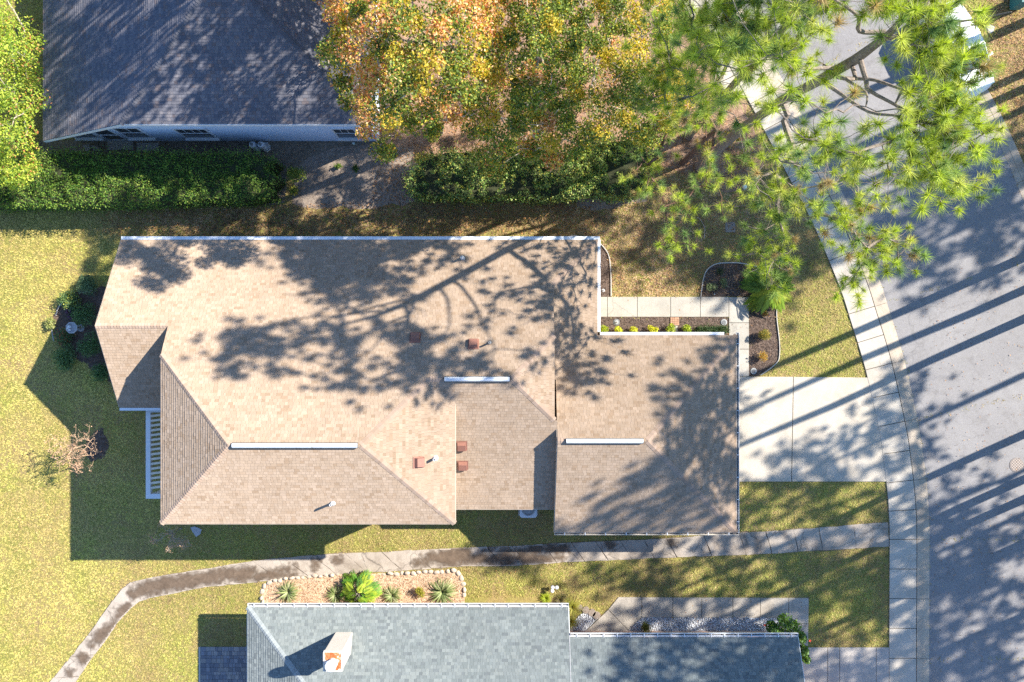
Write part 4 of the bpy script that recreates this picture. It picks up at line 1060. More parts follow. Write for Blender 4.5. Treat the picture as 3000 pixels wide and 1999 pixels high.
def autumn(bias_o, bias_y, seed):
    def f(qx, qy, ly, n):
        v = noise.noise(Vector((qx / 85., qy / 85., seed))) * .7 + (.2 if qy < 130 else -.05) - ly * .12
        o = max(0.02, min(.9, bias_o + v - max(0, (qx - 1470) / 420.))); y = max(0.04, min(.6, bias_y + noise.noise(Vector((qx / 70., qy / 70., seed + 5))) * .5)); g = max(.12, 1 - o - y)
        k = random.choices((0, 1, 2), (o, y, g))[0]; w = [.12 if qx < 1480 else .035, .16 if qx < 1480 else .12, .2]; w[k] = 1.0
        p = np.array([w[0] * .3, w[0] * .3, w[0] * .2, w[0] * .2, w[1] * .4, w[1] * .35, w[1] * .25, w[2] * .3, w[2] * .3, w[2] * .25, w[2] * .15]); p /= p.sum()
        return pick(ORG + YEL + GRN, n, p, .18) * random.uniform(.82, 1.15)
    return f
pa = [(925, -190), (918, 40), (952, 92), (930, 150), (968, 200), (985, 245), (970, 285), (1010, 300), (1050, 315), (1062, 380), (1100, 440), (1130, 465), (1170, 440), (1200, 400), (1260, 395), (1330, 360), (1400, 330), (1440, 250), (1480, 150), (1490, -190)]
broadleaf('autumn_tree', 'large orange and yellow autumn tree leaning over the dark slate roof', [P(1285, 388, 0), P(1270, 340, 3), P(1240, 262, 6), P(1215, 190, 8.4), P(1195, 120, 10.4)], [.26, .2, .16, .11, .05],
    crown_tips(pa, 56, lambda e, x, y: 7.2 + 6.2 * min(1, e / 190.) ** .5, -.02, 1), autumn(.34, .2, 2.0), .115, 330, .52)
pb = [(1400, -190), (1420, 140), (1400, 260), (1380, 340), (1385, 410), (1410, 470), (1440, 545), (1475, 510), (1500, 470), (1540, 460), (1600, 490), (1650, 505), (1690, 470), (1740, 450), (1745, 380), (1700, 300), (1760, 220), (1790, 120), (1770, 10), (1790, -190)]
broadleaf('autumn_tree', 'middle autumn tree with red orange streaks among olive leaves above the ivy hedge', [P(1560, 470, 0), P(1565, 430, 2.5), P(1566, 350, 5), P(1572, 260, 7.4), P(1575, 160, 9.4)], [.2, .16, .13, .09, .04],
    crown_tips(pb, 56, lambda e, x, y: 5.2 + 6.0 * min(1, e / 170.) ** .5, -.3, 4, layers=3, drop=2.0), autumn(.24, .06, 7.3), .11, 340, .5)
pc = [(1715, -190), (1760, 60), (1740, 160), (1700, 260), (1720, 340), (1780, 420), (1850, 410), (1900, 440), (1960, 410), (2000, 330), (2030, 250), (1990, 190), (1960, 120), (1990, 60), (1950, 0), (2000, -190)]
broadleaf('autumn_tree', 'yellow green tree between the orange ones and the pines', [P(1840, 430, 0), P(1845, 380, 2.5), P(1860, 290, 5), P(1872, 200, 7), P(1880, 110, 8.4)], [.18, .15, .12, .08, .04],
    crown_tips(pc, 54, lambda e, x, y: 5.0 + 4.8 * min(1, e / 140.) ** .5, -.3, 9, layers=3, drop=1.8), autumn(-.15, .36, 3.3), .105, 300, .5)
# taller trees north of the frame whose shade dapples the slate roof
pd = [(560, -1000), (1250, -1100), (1800, -900), (1750, -330), (1350, -240), (900, -250), (620, -400)]
broadleaf('autumn_tree', 'olive tree standing outside the picture whose shade dapples the slate roof', [P(1200, -420, 0), P(1150, -480, 3), P(1120, -520, 6), P(1110, -560, 9)], [.3, .24, .18, .08],
    crown_tips(pd, 92, lambda e, x, y: 8.5 + 5 * min(1, e / 200.) ** .5, .16, 12, layers=2), autumn(.1, .3, 5), .28, 85, .95)
# left tree
pl = [(-330, -180), (25, -180), (40, 19), (62, 54), (98, 62), (105, 108), (88, 160), (94, 207), (108, 255), (130, 297), (112, 344), (88, 402), (94, 446), (105, 495), (135, 535), (150, 555), (90, 562), (-330, 570)]
def leftcol(qx, qy, ly, n):
    red = .16 if qx > 70 + 25 * noise.noise(Vector((qy / 40., 0, 1))) else .04
    p = np.array([.3, .27, .25, .18 - red * .3, red * .6, red * .4]); p = np.clip(p, .01, 1); p /= p.sum()
    return pick([(0.36, 0.45, 0.05), (0.46, 0.52, 0.07), (0.26, 0.37, 0.045), (0.13, 0.23, 0.04), (0.55, 0.22, 0.08), (0.60, 0.36, 0.12)], n, p, .2)
broadleaf('leafy_tree', 'bright yellow green tree with reddish tips at the left of the slate roof', [P(-60, 350, 0), P(-75, 345, 1.2), P(-110, 330, 2.8), P(-150, 310, 4.5)], [.2, .17, .13, .05],
    crown_tips(pl, 50, lambda e, x, y: 3.4 + 3.0 * min(1, e / 160.) ** .6 + .55 * math.sin(y / 21.), -.1, 15, layers=2, drop=1.3), leftcol, .105, 300, .58)

# ------------------------------------------------------------------ HEDGES
HG = [(0.10, 0.21, 0.03), (0.14, 0.26, 0.038), (0.06, 0.14, 0.028), (0.19, 0.30, 0.04), (0.24, 0.30, 0.055)]
def hedge(name, label, px_poly, zt, n, cols, lsize=.085, mat='leaf', amp=.25, zvar=0.25, seed=0):
    w = [tuple(P(a, b, zt).xy) for a, b in px_poly]
    cx = sum(p[0] for p in w) / len(w); cy = sum(p[1] for p in w) / len(w)
    root = empty(name, Vector((cx, cy, 0)), label, 'hedge')
    xs = [p[0] for p in w]; ys = [p[1] for p in w]
    X = rng.uniform(min(xs) - .2, max(xs) + .2, n * 3); Y = rng.uniform(min(ys) - .2, max(ys) + .2, n * 3)
    k = inside(w, X + amp * .5 * rng.normal(size=len(X)), Y + amp * .5 * rng.normal(size=len(X))); X, Y = X[k][:n], Y[k][:n]
    zz = np.array([zt + zvar * noise.noise(Vector((x * .9, y * .9, seed))) + zvar * .8 * noise.noise(Vector((x * 2.6, y * 2.6, seed + 3))) for x, y in zip(X, Y)])
    C = np.stack([X, Y, zz - rng.exponential(.10, len(X))], 1)
    # sides
    m = n // 3; S = []
    per = [math.dist(w[i], w[(i + 1) % len(w)]) for i in range(len(w))]
    for i in range(len(w)):
        c = int(m * per[i] / sum(per)); t = rng.uniform(0, 1, (c, 1)); a = np.array(w[i]); b = np.array(w[(i + 1) % len(w)])
        q = a + (b - a) * t + rng.normal(size=(c, 2)) * .08; S.append(np.concatenate([q, rng.uniform(.1, zt, (c, 1))], 1))
    C = np.concatenate([C] + S)
    cloud_mesh('foliage', leaves(C, lsize, lsize * .62, .5), 1, 4, pick(cols, len(C), None, .2), M[mat], root)
    core = MB(); shr = [(cx + (x - cx) * .985, cy + (y - cy) * .93) for x, y in w]; core.prism(shr, 0, zt - .28)
    core.build('branch', plain(name + '_twigs', (0.035, 0.04, 0.018), .95, var=.5, nscale=20), root)
    EXCL.append(w)
    return root
hp = [(-160, 455), (60, 450), (180, 440), (300, 452), (420, 446), (540, 450), (650, 446), (740, 448), (800, 462), (770, 490), (805, 515), (775, 545), (790, 570), (700, 586), (600, 584), (450, 592), (300, 596), (200, 600), (60, 598), (-160, 600)]
hedge('hedge', 'long clipped dark green hedge between the slate roofed house and the lawn', hp, 2.0, 22000, HG, seed=1, zvar=.3, amp=.45)
hq = [(1190, 520), (1230, 470), (1300, 440), (1380, 440), (1430, 470), (1500, 440), (1600, 430), (1650, 450), (1720, 430), (1780, 408), (1850, 400), (1900, 430), (1910, 500), (1890, 565), (1800, 575), (1730, 560), (1680, 575), (1560, 580), (1480, 570), (1400, 582), (1300, 572), (1230, 575), (1195, 560)]
hedge('hedge', 'ragged ivy covered hedge below the autumn trees ending at the leaning pine trunks', hq, 1.7, 15000, [(0.14, 0.26, 0.05), (0.22, 0.34, 0.07), (0.32, 0.41, 0.12), (0.08, 0.15, 0.035), (0.42, 0.47, 0.16), (0.48, 0.42, 0.07)], .095, 'leaf', .6, .7, 5)

# ------------------------------------------------------------------ SHRUBS
def shrub(name, label, cat, px, py, r, h, cols, n, lsize, p=None, group=None, mat='leaf', z=0, flat=.75, lobes=5, stems=True):
    c = P(px, py, z + h * .5); root = empty(name, Vector((c.x, c.y, z)), label, cat, group)
    Cs = []
    for k in range(lobes):
        a = random.uniform(0, 6.28); d = r * .55 * random.random() ** .5; q = np.array([c.x + math.cos(a) * d, c.y + math.sin(a) * d, z + h * random.uniform(.45, .75)])
        m = n // lobes; rr = r * random.uniform(.5, .7)
        Cs.append(q + unit(rng.normal(size=(m, 3))) * (rng.uniform(.0, 1, (m, 1)) ** .4) * np.array([rr, rr, min(h * .4, rr)]))
    C = np.concatenate(Cs)
    cloud_mesh('foliage', leaves(C, lsize, lsize * .55, .6), 1, 4, pick(cols, len(C), p, .2), M[mat], root)
    if stems:
        mb = MB()
        for k in range(6):
            a = 6.28 * k / 6; mb.tube([(c.x + .03 * math.cos(a), c.y + .03 * math.sin(a), z), (c.x + r * .3 * math.cos(a), c.y + r * .3 * math.sin(a), z + h * .6)], [.012, .005], 4)
        mb.build('stem', M['grey_twig'], root)
    return root
YS = [(0.70, 0.66, 0.04), (0.56, 0.56, 0.04), (0.36, 0.42, 0.045)]; YG = [(0.24, 0.36, 0.04), (0.36, 0.44, 0.04), (0.46, 0.48, 0.04)]
rows = [(1766, YG, 'small green shrub at the house end of the yellow shrub row', .22), (1809, YS, 'small bright yellow shrub second in the row from the corner gutter', .22), (1860, YS, 'small bright yellow shrub third in the row along the entry bed', .22),
        (1912, YS, 'small bright yellow shrub just left of the brick stepping square', .23), (1960, YG, 'olive yellow shrub right below the brick stepping square', .25), (2009, YG, 'light green shrub between the brick stepping square and the dark low hedge', .22)]
for px, cs, lb, r in rows: shrub('shrub', lb, 'shrub', px, 966, r * 1.25, .5, cs, 460, .08, group='small shrubs in a row along the entry bed')
for k, (px, lb) in enumerate([(2090, 'low dark green clipped border at the walkway end of the entry bed')]):
    w = [(2045, 958), (2134, 957), (2134, 976), (2045, 978)]
    h = hedge('border_hedge', lb, w, .35, 1500, [(0.035, 0.075, 0.025), (0.05, 0.10, 0.03), (0.11, 0.15, 0.05)], .06, 'leaf', .05, .05, 8)
shrub('shrub', 'round golden green shrub on dark mulch inside the white edging curve', 'shrub', 2241, 980, .42, .6, [(0.33, 0.27, 0.05), (0.22, 0.22, 0.04), (0.42, 0.30, 0.07), (0.15, 0.18, 0.04)], 1500, .06)
shrub('shrub', 'wispy orange gold shrub near the driveway corner of the mulch bed', 'shrub', 2236, 1048, .32, .5, [(0.50, 0.30, 0.06), (0.42, 0.22, 0.05), (0.30, 0.26, 0.06)], 420, .07)
shrub('flower_clump', 'small orange flower clump beside the palm fronds', 'flowers', 2240, 918, .2, .25, [(0.55, 0.26, 0.05), (0.45, 0.33, 0.08), (0.12, 0.16, 0.04)], 240, .05)
shrub('shrub', 'grey green leafy shrub in the dark bed just above the walkway', 'shrub', 2084, 842, .3, .4, [(0.15, 0.20, 0.09), (0.10, 0.15, 0.06), (0.24, 0.27, 0.14)], 330, .07)
shrub('shrub', 'grey green bush in the dark bed nearest to the palm', 'shrub', 2124, 830, .3, .4, [(0.13, 0.18, 0.08), (0.09, 0.13, 0.05), (0.22, 0.26, 0.13)], 330, .07)
shrub('shrub', 'dim sprawling plant at the top of the dark curved bed', 'shrub', 2110, 795, .28, .35, [(0.06, 0.085, 0.04), (0.09, 0.11, 0.05)], 260, .07)
# back bed
BG = [(0.06, 0.12, 0.04), (0.085, 0.15, 0.05), (0.045, 0.085, 0.035), (0.13, 0.19, 0.08)]
for px, py, r, h, lb, cs, fl in [(205, 878, .45, .7, 'green shrub with yellow tip leaves at the top of the bird bath bed', BG + [(0.36, 0.36, 0.06)], 0), (262, 835, .42, .8, 'dusty green bush touching the gable edge of the tan roof', [(0.10, 0.155, 0.075), (0.14, 0.20, 0.10), (0.07, 0.11, 0.05)], 0),
        (248, 920, .55, .8, 'dense green shrub just above the bird bath', BG, 0), (190, 985, .4, .5, 'low shrub with reddish tips left of the bird bath', BG + [(0.30, 0.10, 0.05)], 0), (262, 1010, .5, .7, 'dense green shrub just below the bird bath', BG, 0),
        (200, 1050, .6, .7, 'broad green shrub at the lower end of the bird bath bed', BG, 0), (290, 1095, .42, .6, 'dark green shrub under the wing roof corner', BG, 0), (215, 915, .3, .5, 'purple flowering plant in the middle of the bird bath bed', [(0.10, 0.03, 0.12), (0.05, 0.03, 0.04), (0.06, 0.09, 0.04)], 0)]:
    shrub('shrub', lb, 'shrub', px, py, r * 1.3, h, [tuple(k * 1.5 for k in q) for q in cs], int(3600 * r), .08, lobes=8)
shrub('shrub', 'pale spreading plant half in the sun at the lawn edge of the bird bath bed', 'shrub', 150, 945, .42, .4, [(0.40, 0.40, 0.16), (0.32, 0.34, 0.10), (0.22, 0.26, 0.08)], 300, .11, flat=.4)
# sapling and weeds on the sand
shrub('sapling', 'loose leafy sapling at the open end of the clipped hedge', 'sapling', 872, 512, .55, 1.7, [(0.16, 0.21, 0.035), (0.11, 0.16, 0.035), (0.34, 0.36, 0.05)], 620, .10, lobes=8)
shrub('sapling', 'small second sapling growing below the end of the hedge', 'sapling', 862, 560, .32, 1.0, [(0.16, 0.21, 0.035), (0.40, 0.38, 0.05)], 200, .10)
shrub('weed', 'lone green weed on the grey sand left of the other weed', 'weed', 992, 487, .22, .3, [(0.16, 0.24, 0.04), (0.10, 0.16, 0.03)], 130, .11)
shrub('weed', 'lone green weed on the grey sand nearer the autumn trees', 'weed', 1042, 494, .22, .3, [(0.12, 0.19, 0.04), (0.08, 0.13, 0.03)], 130, .11)
for px, py, r, lb in [(1240, 480, .55, 'thin leafy bush at the left end of the ivy hedge'), (2170, 470, .7, 'yellow leaved bush under the pine beside the pavement'), (2080, 440, .6, 'yellow orange bush between the pine trunks'), (2150, 400, .55, 'olive bush on the leaf litter near the neighbour driveway'), (1985, 330, .6, 'pale gold bush under the needles of the slim pine')]:
    shrub('shrub', lb, 'shrub', px, py, r, 1.1, [(0.36, 0.32, 0.05), (0.22, 0.24, 0.05), (0.46, 0.33, 0.06), (0.13, 0.16, 0.04)], int(900 * r), .10, lobes=7)
# spiky and lobed plants
def blade_plant(name, label, cat, px, py, n, Lr, wd, cols, rise=.9, mat='leaf', group=None, seg=4):
    c = P(px, py, 0); root = empty(name, c, label, cat, group); V = []; cl = []
    cv = pick(cols, n, None, .15)
    for k in range(n):
        a = random.uniform(0, 6.28); l = Lr * random.uniform(.6, 1.1); e = rise * random.uniform(.35, 1.25); hd = Vector((math.cos(a), math.sin(a), 0)); sd = Vector((-hd.y, hd.x, 0)) * wd * .5 * random.uniform(.7, 1.3)
        prev = None
        for s in range(seg + 1):
            t = s / seg; p = c + hd * (l * t * (math.cos(e) * .6 + .4 * t) + .03) + Vector((0, 0, l * (math.sin(e) * t - .55 * t * t) + .03)); q = sd * (1 - t ** 2.2) * (.6 + .8 * min(t * 3, 1) * .5)
            if prev: V += [prev[0], prev[1], p + q, p - q]; cl.append(cv[k])
            prev = (p - q, p + q)
    V = np.array([tuple(v) for v in V]); cloud_mesh('leaf', V, 1, 4, np.array(cl), M[mat], root); return root
VAR = [(0.33, 0.37, 0.17), (0.24, 0.30, 0.11), (0.46, 0.46, 0.27), (0.15, 0.21, 0.07)]
blade_plant('flax_lily', 'striped spiky flax lily at the left end of the tan bed', 'plant', 846, 1733, 130, .85, .05, VAR)
blade_plant('flax_lily', 'striped spiky flax lily tucked left of the big glossy leaves', 'plant', 985, 1742, 90, .75, .05, VAR)
blade_plant('flax_lily', 'striped spiky flax lily just right of the big glossy leaves', 'plant', 1150, 1744, 100, .75, .05, VAR)
blade_plant('flax_lily', 'largest striped spiky flax lily at the right end of the tan bed', 'plant', 1296, 1733, 170, 1.0, .055, VAR)
shrub('shrub', 'small round gold shrub on tan mulch between two flax lilies', 'shrub', 1233, 1737, .3, .5, [(0.32, 0.31, 0.03), (0.20, 0.22, 0.03), (0.40, 0.36, 0.05)], 1000, .05, flat=1)
def lobed_plant(name, label, cat, px, py, n, R_, h, cols, lobes=9, leafl=.5, wid=.075, jit=.2):
    c = P(px, py, 0); root = empty(name, c, label, cat); V = []; cl = []; mb = MB()
    for k in range(n):
        a = 6.28 * k * .382 + random.uniform(-.2, .2) - jit * .5; rr = R_ * (.1 + .9 * random.random() ** .7); z = h * (1.05 - .6 * (rr / R_) ** 1.5) + random.uniform(-.12, .1)
        b = c + Vector((math.cos(a) * rr * .62, math.sin(a) * rr * .62, z)); a += random.uniform(-jit, jit)
        hd = Vector((math.cos(a), math.sin(a), random.uniform(-.75, -.1))).normalized(); side = Vector((-math.sin(a), math.cos(a), random.uniform(-.25, .25)))
        mb.tube([c + Vector((0, 0, .05)), c.lerp(b, .5) + Vector((0, 0, z * .3)), b], [.012, .01, .006], 4, cap=False)
        col = pick(cols, 1, None, .15)[0]; ll = leafl * random.uniform(.65, 1.2); nrm = side.cross(hd)
        for j in range(lobes):
            t = j / (lobes - 1); s = 1 if j % 2 else -1
            base = b + hd * ll * t * .85; ang = 1.0 - .6 * t; d = (hd * math.cos(ang) + side * s * math.sin(ang)).normalized(); l2 = ll * (.55 - .22 * abs(t - .35)); wv = d.cross(nrm).normalized() * ll * wid
            tip = base + d * l2 - Vector((0, 0, .2 * l2)); V += [base - hd * .02, base + d * l2 * .5 + wv, tip, base + d * l2 * .5 - wv]; cl.append(col * random.uniform(.88, 1.14))
    mb.build('stem', M['grey_twig'], root)
    cloud_mesh('leaf', np.array([tuple(v) for v in V]), 1, 4, np.array(cl), M['leaf'], root); return root
lobed_plant('philodendron', 'big glossy bright green philodendron in the middle of the tan bed', 'plant', 1060, 1724, 75, 1.0, .85, [(0.12, 0.28, 0.03), (0.20, 0.36, 0.035), (0.36, 0.46, 0.04), (0.07, 0.18, 0.035)], 13, .5, .05, .9)
lobed_plant('sago_palm', 'glossy yellow green palm at the tip of the dark curved bed', 'palm', 2240, 848, 44, 1.0, 1.15, [(0.20, 0.31, 0.03), (0.32, 0.38, 0.035), (0.11, 0.20, 0.03)], 23, .8, .05, .4)
blade_plant('palmetto', 'fan palmetto on the leaf litter above the ivy hedge', 'palm', 1772, 395, 46, .8, .045, [(0.15, 0.13, 0.06), (0.20, 0.17, 0.08), (0.10, 0.11, 0.04)], 1.0)
blade_plant('palmetto', 'yellow green fan palmetto at the pine end of the ivy hedge', 'palm', 1886, 412, 60, .8, .045, [(0.30, 0.33, 0.06), (0.20, 0.25, 0.05)], 1.0)
blade_plant('palmetto', 'lower green fan palmetto against the bent red pine trunk', 'palm', 1925, 465, 50, .75, .045, [(0.24, 0.29, 0.05), (0.14, 0.20, 0.04)], 1.0)
blade_plant('grass_clump', 'tall feathery yellow grass clump at the step of the grey roof', 'grass clump', 1676, 1778, 240, .75, .018, [(0.34, 0.34, 0.05), (0.26, 0.28, 0.05), (0.42, 0.36, 0.10)], 1.1)
blade_plant('grass_clump', 'second feathery grass clump hugging the grey house corner', 'grass clump', 1672, 1820, 160, .6, .018, [(0.32, 0.30, 0.06), (0.22, 0.24, 0.05)], 1.0)
blade_plant('grass_clump', 'low lime green grass clump beside the white lights', 'grass clump', 1598, 1752, 180, .42, .02, [(0.36, 0.42, 0.03), (0.28, 0.36, 0.03)], .9)
blade_plant('grass_clump', 'brown dry grass clump between lime grass and feathery clump', 'grass clump', 1640, 1756, 130, .45, .018, [(0.26, 0.20, 0.12), (0.20, 0.17, 0.08), (0.30, 0.30, 0.07)], 1.2)
shrub('shrub', 'small round dark olive shrub on the white gravel', 'shrub', 1895, 1835, .33, .5, [(0.10, 0.12, 0.02), (0.16, 0.16, 0.025), (0.05, 0.07, 0.02)], 1300, .05, lobes=7)
hb = empty('hibiscus', P(2310, 1850, 0), 'glossy green hibiscus bush with red flowers wrapping the grey roof corner', 'shrub')
Cs = []
for px, py, r, h in [(2262, 1838, .3, 1.1), (2300, 1822, .42, 1.3), (2325, 1840, .4, 1.2), (2345, 1868, .3, 1.1), (2352, 1905, .28, .9), (2360, 1930, .22, .8), (2280, 1855, .35, 1.0)]:
    c = P(px, py, h); Cs.append(np.array(tuple(c)) + unit(rng.normal(size=(330, 3))) * (rng.uniform(0, 1, (330, 1)) ** .4) * np.array([r, r, .35]))
C = np.concatenate(Cs); cloud_mesh('foliage', leaves(C, .13, .085, .7), 1, 4, pick([(0.07, 0.16, 0.02), (0.11, 0.22, 0.025), (0.17, 0.27, 0.03), (0.045, 0.10, 0.02)], len(C), None, .2), M['glossy_leaf'], hb)
mb = MB()
for k in range(9):
    c = P(2310, 1850, 0); a = k * .7; mb.tube([c, c + Vector((math.cos(a) * .3, math.sin(a) * .3, .5)), c + Vector((math.cos(a) * .6, math.sin(a) * .6, .95))], [.02, .015, .006], 5)
mb.build('stem', M['grey_twig'], hb)
M['red_flower'] = plain('red_flower', (0.55, 0.06, 0.03), .6)
for px, py, h in [(2240, 1832, 1.2), (2373, 1878, 1.1)]:
    c = P(px, py, h); mb = MB()
    for k in range(5):
        a = k * 1.2566; d = Vector((math.cos(a), math.sin(a), .35)); s = Vector((-d.y, d.x, 0)) * .035
        mb.add([c, c + d * .035 + s * .8, c + d * .07, c + d * .035 - s * .8], [(0, 1, 2, 3)])
    mb.build('flower', M['red_flower'], hb)
# bare bushes
def bare_bush(label, px, py, tops, r0, m, blob_m, nb):
    c = P(px, py, 0); root = empty('bare_bush', c, label, 'bush'); mb = MB(); tips = []
    for _ in range(nb):
        tx, ty, z, sx = random.choice(tops); tips.append(P(tx + random.gauss(0, sx), ty + random.gauss(0, sx), z * random.uniform(.75, 1.1)))
    trunk = [c, c + Vector((0, 0, .2)), c + Vector((.02, 0, .5))]
    grow(mb, trunk, [r0, r0 * .9, r0 * .5], tips, .0055, .42, -.02, .22, sides=4)
    for t in tips:
        for _ in range(2):
            q = t - (t - c) * random.uniform(.1, .4) ; d = Vector((random.gauss(0, 1), random.gauss(0, 1), random.gauss(.4, .6))).normalized() * random.uniform(.1, .28)
            mb.tube([q, q + d], [.005, .003], 3, cap=False)
    mb.build('branch', m, root)
    C = np.array([tuple(t + Vector((random.gauss(0, .05), random.gauss(0, .05), random.gauss(0, .05)))) for t in tips for _ in range(5)])
    cloud_mesh('foliage', leaves(C, .07, .045, .3), 1, 4, pick(blob_m, len(C), None, .2), M['leaf'], root); return root  # these are the seed heads at the twig tips, drawn with leaf shapes
bare_bush('leafless tan bush glowing in the sun on the back lawn', 262, 1300, [(225, 1320, 2.2, 34), (205, 1325, 2.2, 28), (240, 1285, 2.2, 24), (250, 1340, 2.0, 20), (222, 1370, 1.9, 12), (165, 1300, 1.9, 18), (180, 1335, 1.8, 20)], .05, M['twig'], [(0.55, 0.34, 0.22), (0.45, 0.26, 0.16), (0.62, 0.44, 0.30)], 150)
bare_bush('leafless grey bush with a few sunlit tan leaves below the tall tan eave', 532, 1548, [(470, 1560, 1.9, 16), (500, 1575, 1.9, 16), (515, 1592, 2.0, 12), (545, 1590, 2.0, 10), (445, 1580, 2.3, 8), (500, 1605, 2.3, 8), (540, 1600, 2.3, 6)], .04, M['grey_twig'], [(0.55, 0.36, 0.24), (0.45, 0.30, 0.2)], 70)

# ------------------------------------------------------------------ GARDEN OBJECTS
def edging(px, label, r=.027, group='white garden edging strips', name='garden_edging', m='edge_white'):
    pts = [P(a, b, .05) for a, b in px]; pts = [Vector((p.x, p.y, .055)) for p in spline([p.to_3d() for p in pts], 5)]
    c = pts[0]; mb = MB(); mb.tube(pts, r, 6)
    o = mb.build(name, M[m]); return tag(o, label, 'edging', group)
edging([(1656, 699), (1683, 691), (1730, 701)], 'short white edging just beyond the long gutter corner')
edging([(1753, 709), (1781, 744), (1789, 797), (1790, 868)], 'white edging curve between side mulch strip and front lawn')
edging([(2053, 870), (2061, 816), (2074, 789), (2099, 774), (2131, 771), (2170, 772), (2217, 782)], 'white edging arch round the dark bed with the grey green shrubs')
edging([(2277, 895), (2275, 927), (2283, 1000), (2283, 1045), (2275, 1064), (2250, 1085), (2228, 1100)], 'white edging curve on the road side of the mulch bed by the driveway')
edging([(241, 859), (269, 852)], 'short white edging piece nearest to the tan gable')
edging([(184, 886), (171, 903), (164, 925)], 'curved white edging piece left of the bird bath bed')
edging([(152, 964), (154, 982), (158, 1000)], 'straight white edging piece at the lawn side below the pale plant')
edging([(2042, 637), (2052, 645), (2064, 669), (2063, 701)], 'bare pale curved branch lying on the front lawn', .018, None, 'fallen_branch', 'pale_bark')
edging([(372, 619), (398, 603)], 'pale stick lying on the shaded lawn below the hedge', .02, None, 'fallen_stick', 'pale_bark')
def disc(name, label, cat, px, py, prof, m, n=18, group=None, parts=()):
    c = P(px, py, 0); root = empty(name, c, label, cat, group); mb = MB(); mb.lathe(prof, c, n); mb.build('base', M[m], root)
    for nm, pr, mm in parts: q = MB(); q.lathe(pr, c, n); q.build(nm, M[mm], root)
    return root
disc('sprinkler_ring', 'grey round garden ornament at the left end of the entry mulch bed', 'ornament', 1806, 945, [(.17, 0), (.17, .04), (.13, .05)], 'disc_grey', parts=[('ring', [(.10, .045), (.10, .07), (.06, .075)], 'grey_plastic'), ('knob', [(.03, .07), (.03, .12), (.01, .13)], 'iron')])
disc('stone_disc', 'pale round stone disc at the walkway end of the entry mulch bed', 'ornament', 2120, 945, [(.16, 0), (.16, .05), (.14, .06)], 'grey_plastic', parts=[('rim', [(.10, .06), (.10, .075), (.02, .075)], 'disc_grey')])
disc('stone_disc', 'pale round stone disc at the driveway corner of the mulch bed', 'ornament', 2207, 1088, [(.16, 0), (.16, .05), (.14, .06)], 'grey_plastic', parts=[('rim', [(.09, .06), (.09, .08), (.02, .08)], 'disc_grey')])
disc('sprinkler', 'tiny round sprinkler in the mulch strip beside the gutter', 'sprinkler', 1767, 852, [(.085, 0), (.085, .04), (.06, .05)], 'pale_stone', 12, parts=[('nozzle', [(.03, .05), (.03, .08), (.01, .085)], 'iron')])
disc('sprinkler', 'tiny sprinkler in the dark bed above the walkway bend', 'sprinkler', 2092, 863, [(.04, 0), (.04, .05), (.03, .06)], 'grey_plastic', 10, parts=[('nozzle', [(.02, .06), (.02, .09), (.008, .095)], 'white')])
for px, py, lb in [(2170, 557, 'pale globe bollard light casting a shadow on the sunny front lawn'), (2206, 527, 'pale globe bollard light half hidden by needles near the pavement')]:
    disc('garden_light', lb, 'light', px, py, [(.05, 0), (.045, .5), (.06, .52)], 'iron', 14, parts=[('globe', [(.04, .50), (.10, .55), (.115, .62), (.10, .69), (.04, .74)], 'globe')])
# utility lid, brick square and step
c = P(2139, 667, 0); root = empty('meter_box', c, 'square brown meter box set flush in the front lawn', 'meter box'); mb = MB(); mb.prism([(c.x + a, c.y + b) for a, b in ((-.24, -.2), (-.2, -.25), (.22, -.25), (.25, -.2), (.24, .22), (.2, .25), (-.2, .24), (-.25, .2))], -.05, .03); mb.build('cover', M['iron'], root)
mb = MB(); mb.lathe([(.03, .03), (.03, .034), (.01, .034)], c + Vector((.1, .12, 0)), 10); mb.lathe([(.035, .03), (.035, .034), (.01, .034)], c + Vector((.13, -.1, 0)), 10); mb.build('lock', M['dark'], root)
x0, y0 = P(1963.5, 954, 0).xy; x1, y1 = P(1989, 930.5, 0).xy; mb = MB()
for i in range(4):
    for j in range(4):
        t = random.uniform(.85, 1.15); mb.box(x0 + (x1 - x0) * i / 4 + .006, x0 + (x1 - x0) * (i + 1) / 4 - .006, y0 + (y1 - y0) * j / 4 + .006, y0 + (y1 - y0) * (j + 1) / 4 - .006, 0, .06, (.40 * t, .235 * t, .155 * t))
tag(mb.build('brick_step', M['tinted']), 'square pad of small orange bricks against the front walkway', 'step')
mb = MB(); a = P(1967, 954.5, 0); b = P(1985, 975, 0); mb.prism(rough_edge([(a.x, b.y), (b.x, b.y), (b.x, a.y), (a.x, a.y)], .2, .006), 0, .05); tag(mb.build('stepping_stone', M['walk']), 'small concrete pad below the orange brick square', 'paving stone')
# bird bath
c = P(238, 962, 0); root = empty('bird_bath', c, 'white octagonal bird bath among the dark shrubs', 'bird bath'); mb = MB(); mb.lathe([(.19, 0), (.19, .05), (.1, .09), (.07, .35), (.09, .6), (.14, .66)], c, 8); mb.build('pedestal', M['pale_stone'], root)
mb = MB(); mb.lathe([(.1, .64), (.24, .70), (.30, .77), (.30, .80), (.255, .80), (.20, .735), (.05, .72)], c, 8); mb.build('basin', M['pale_stone'], root)
mb = MB(); mb.blob(c + Vector((-.12, .05, .79)), .10, .08, .07, 3); mb.blob(c + Vector((-.10, -.10, .78)), .075, .06, .06, 5); mb.blob(c + Vector((-.19, -.02, .78)), .055, .05, .05, 7); mb.build('ornament', M['white'], root)
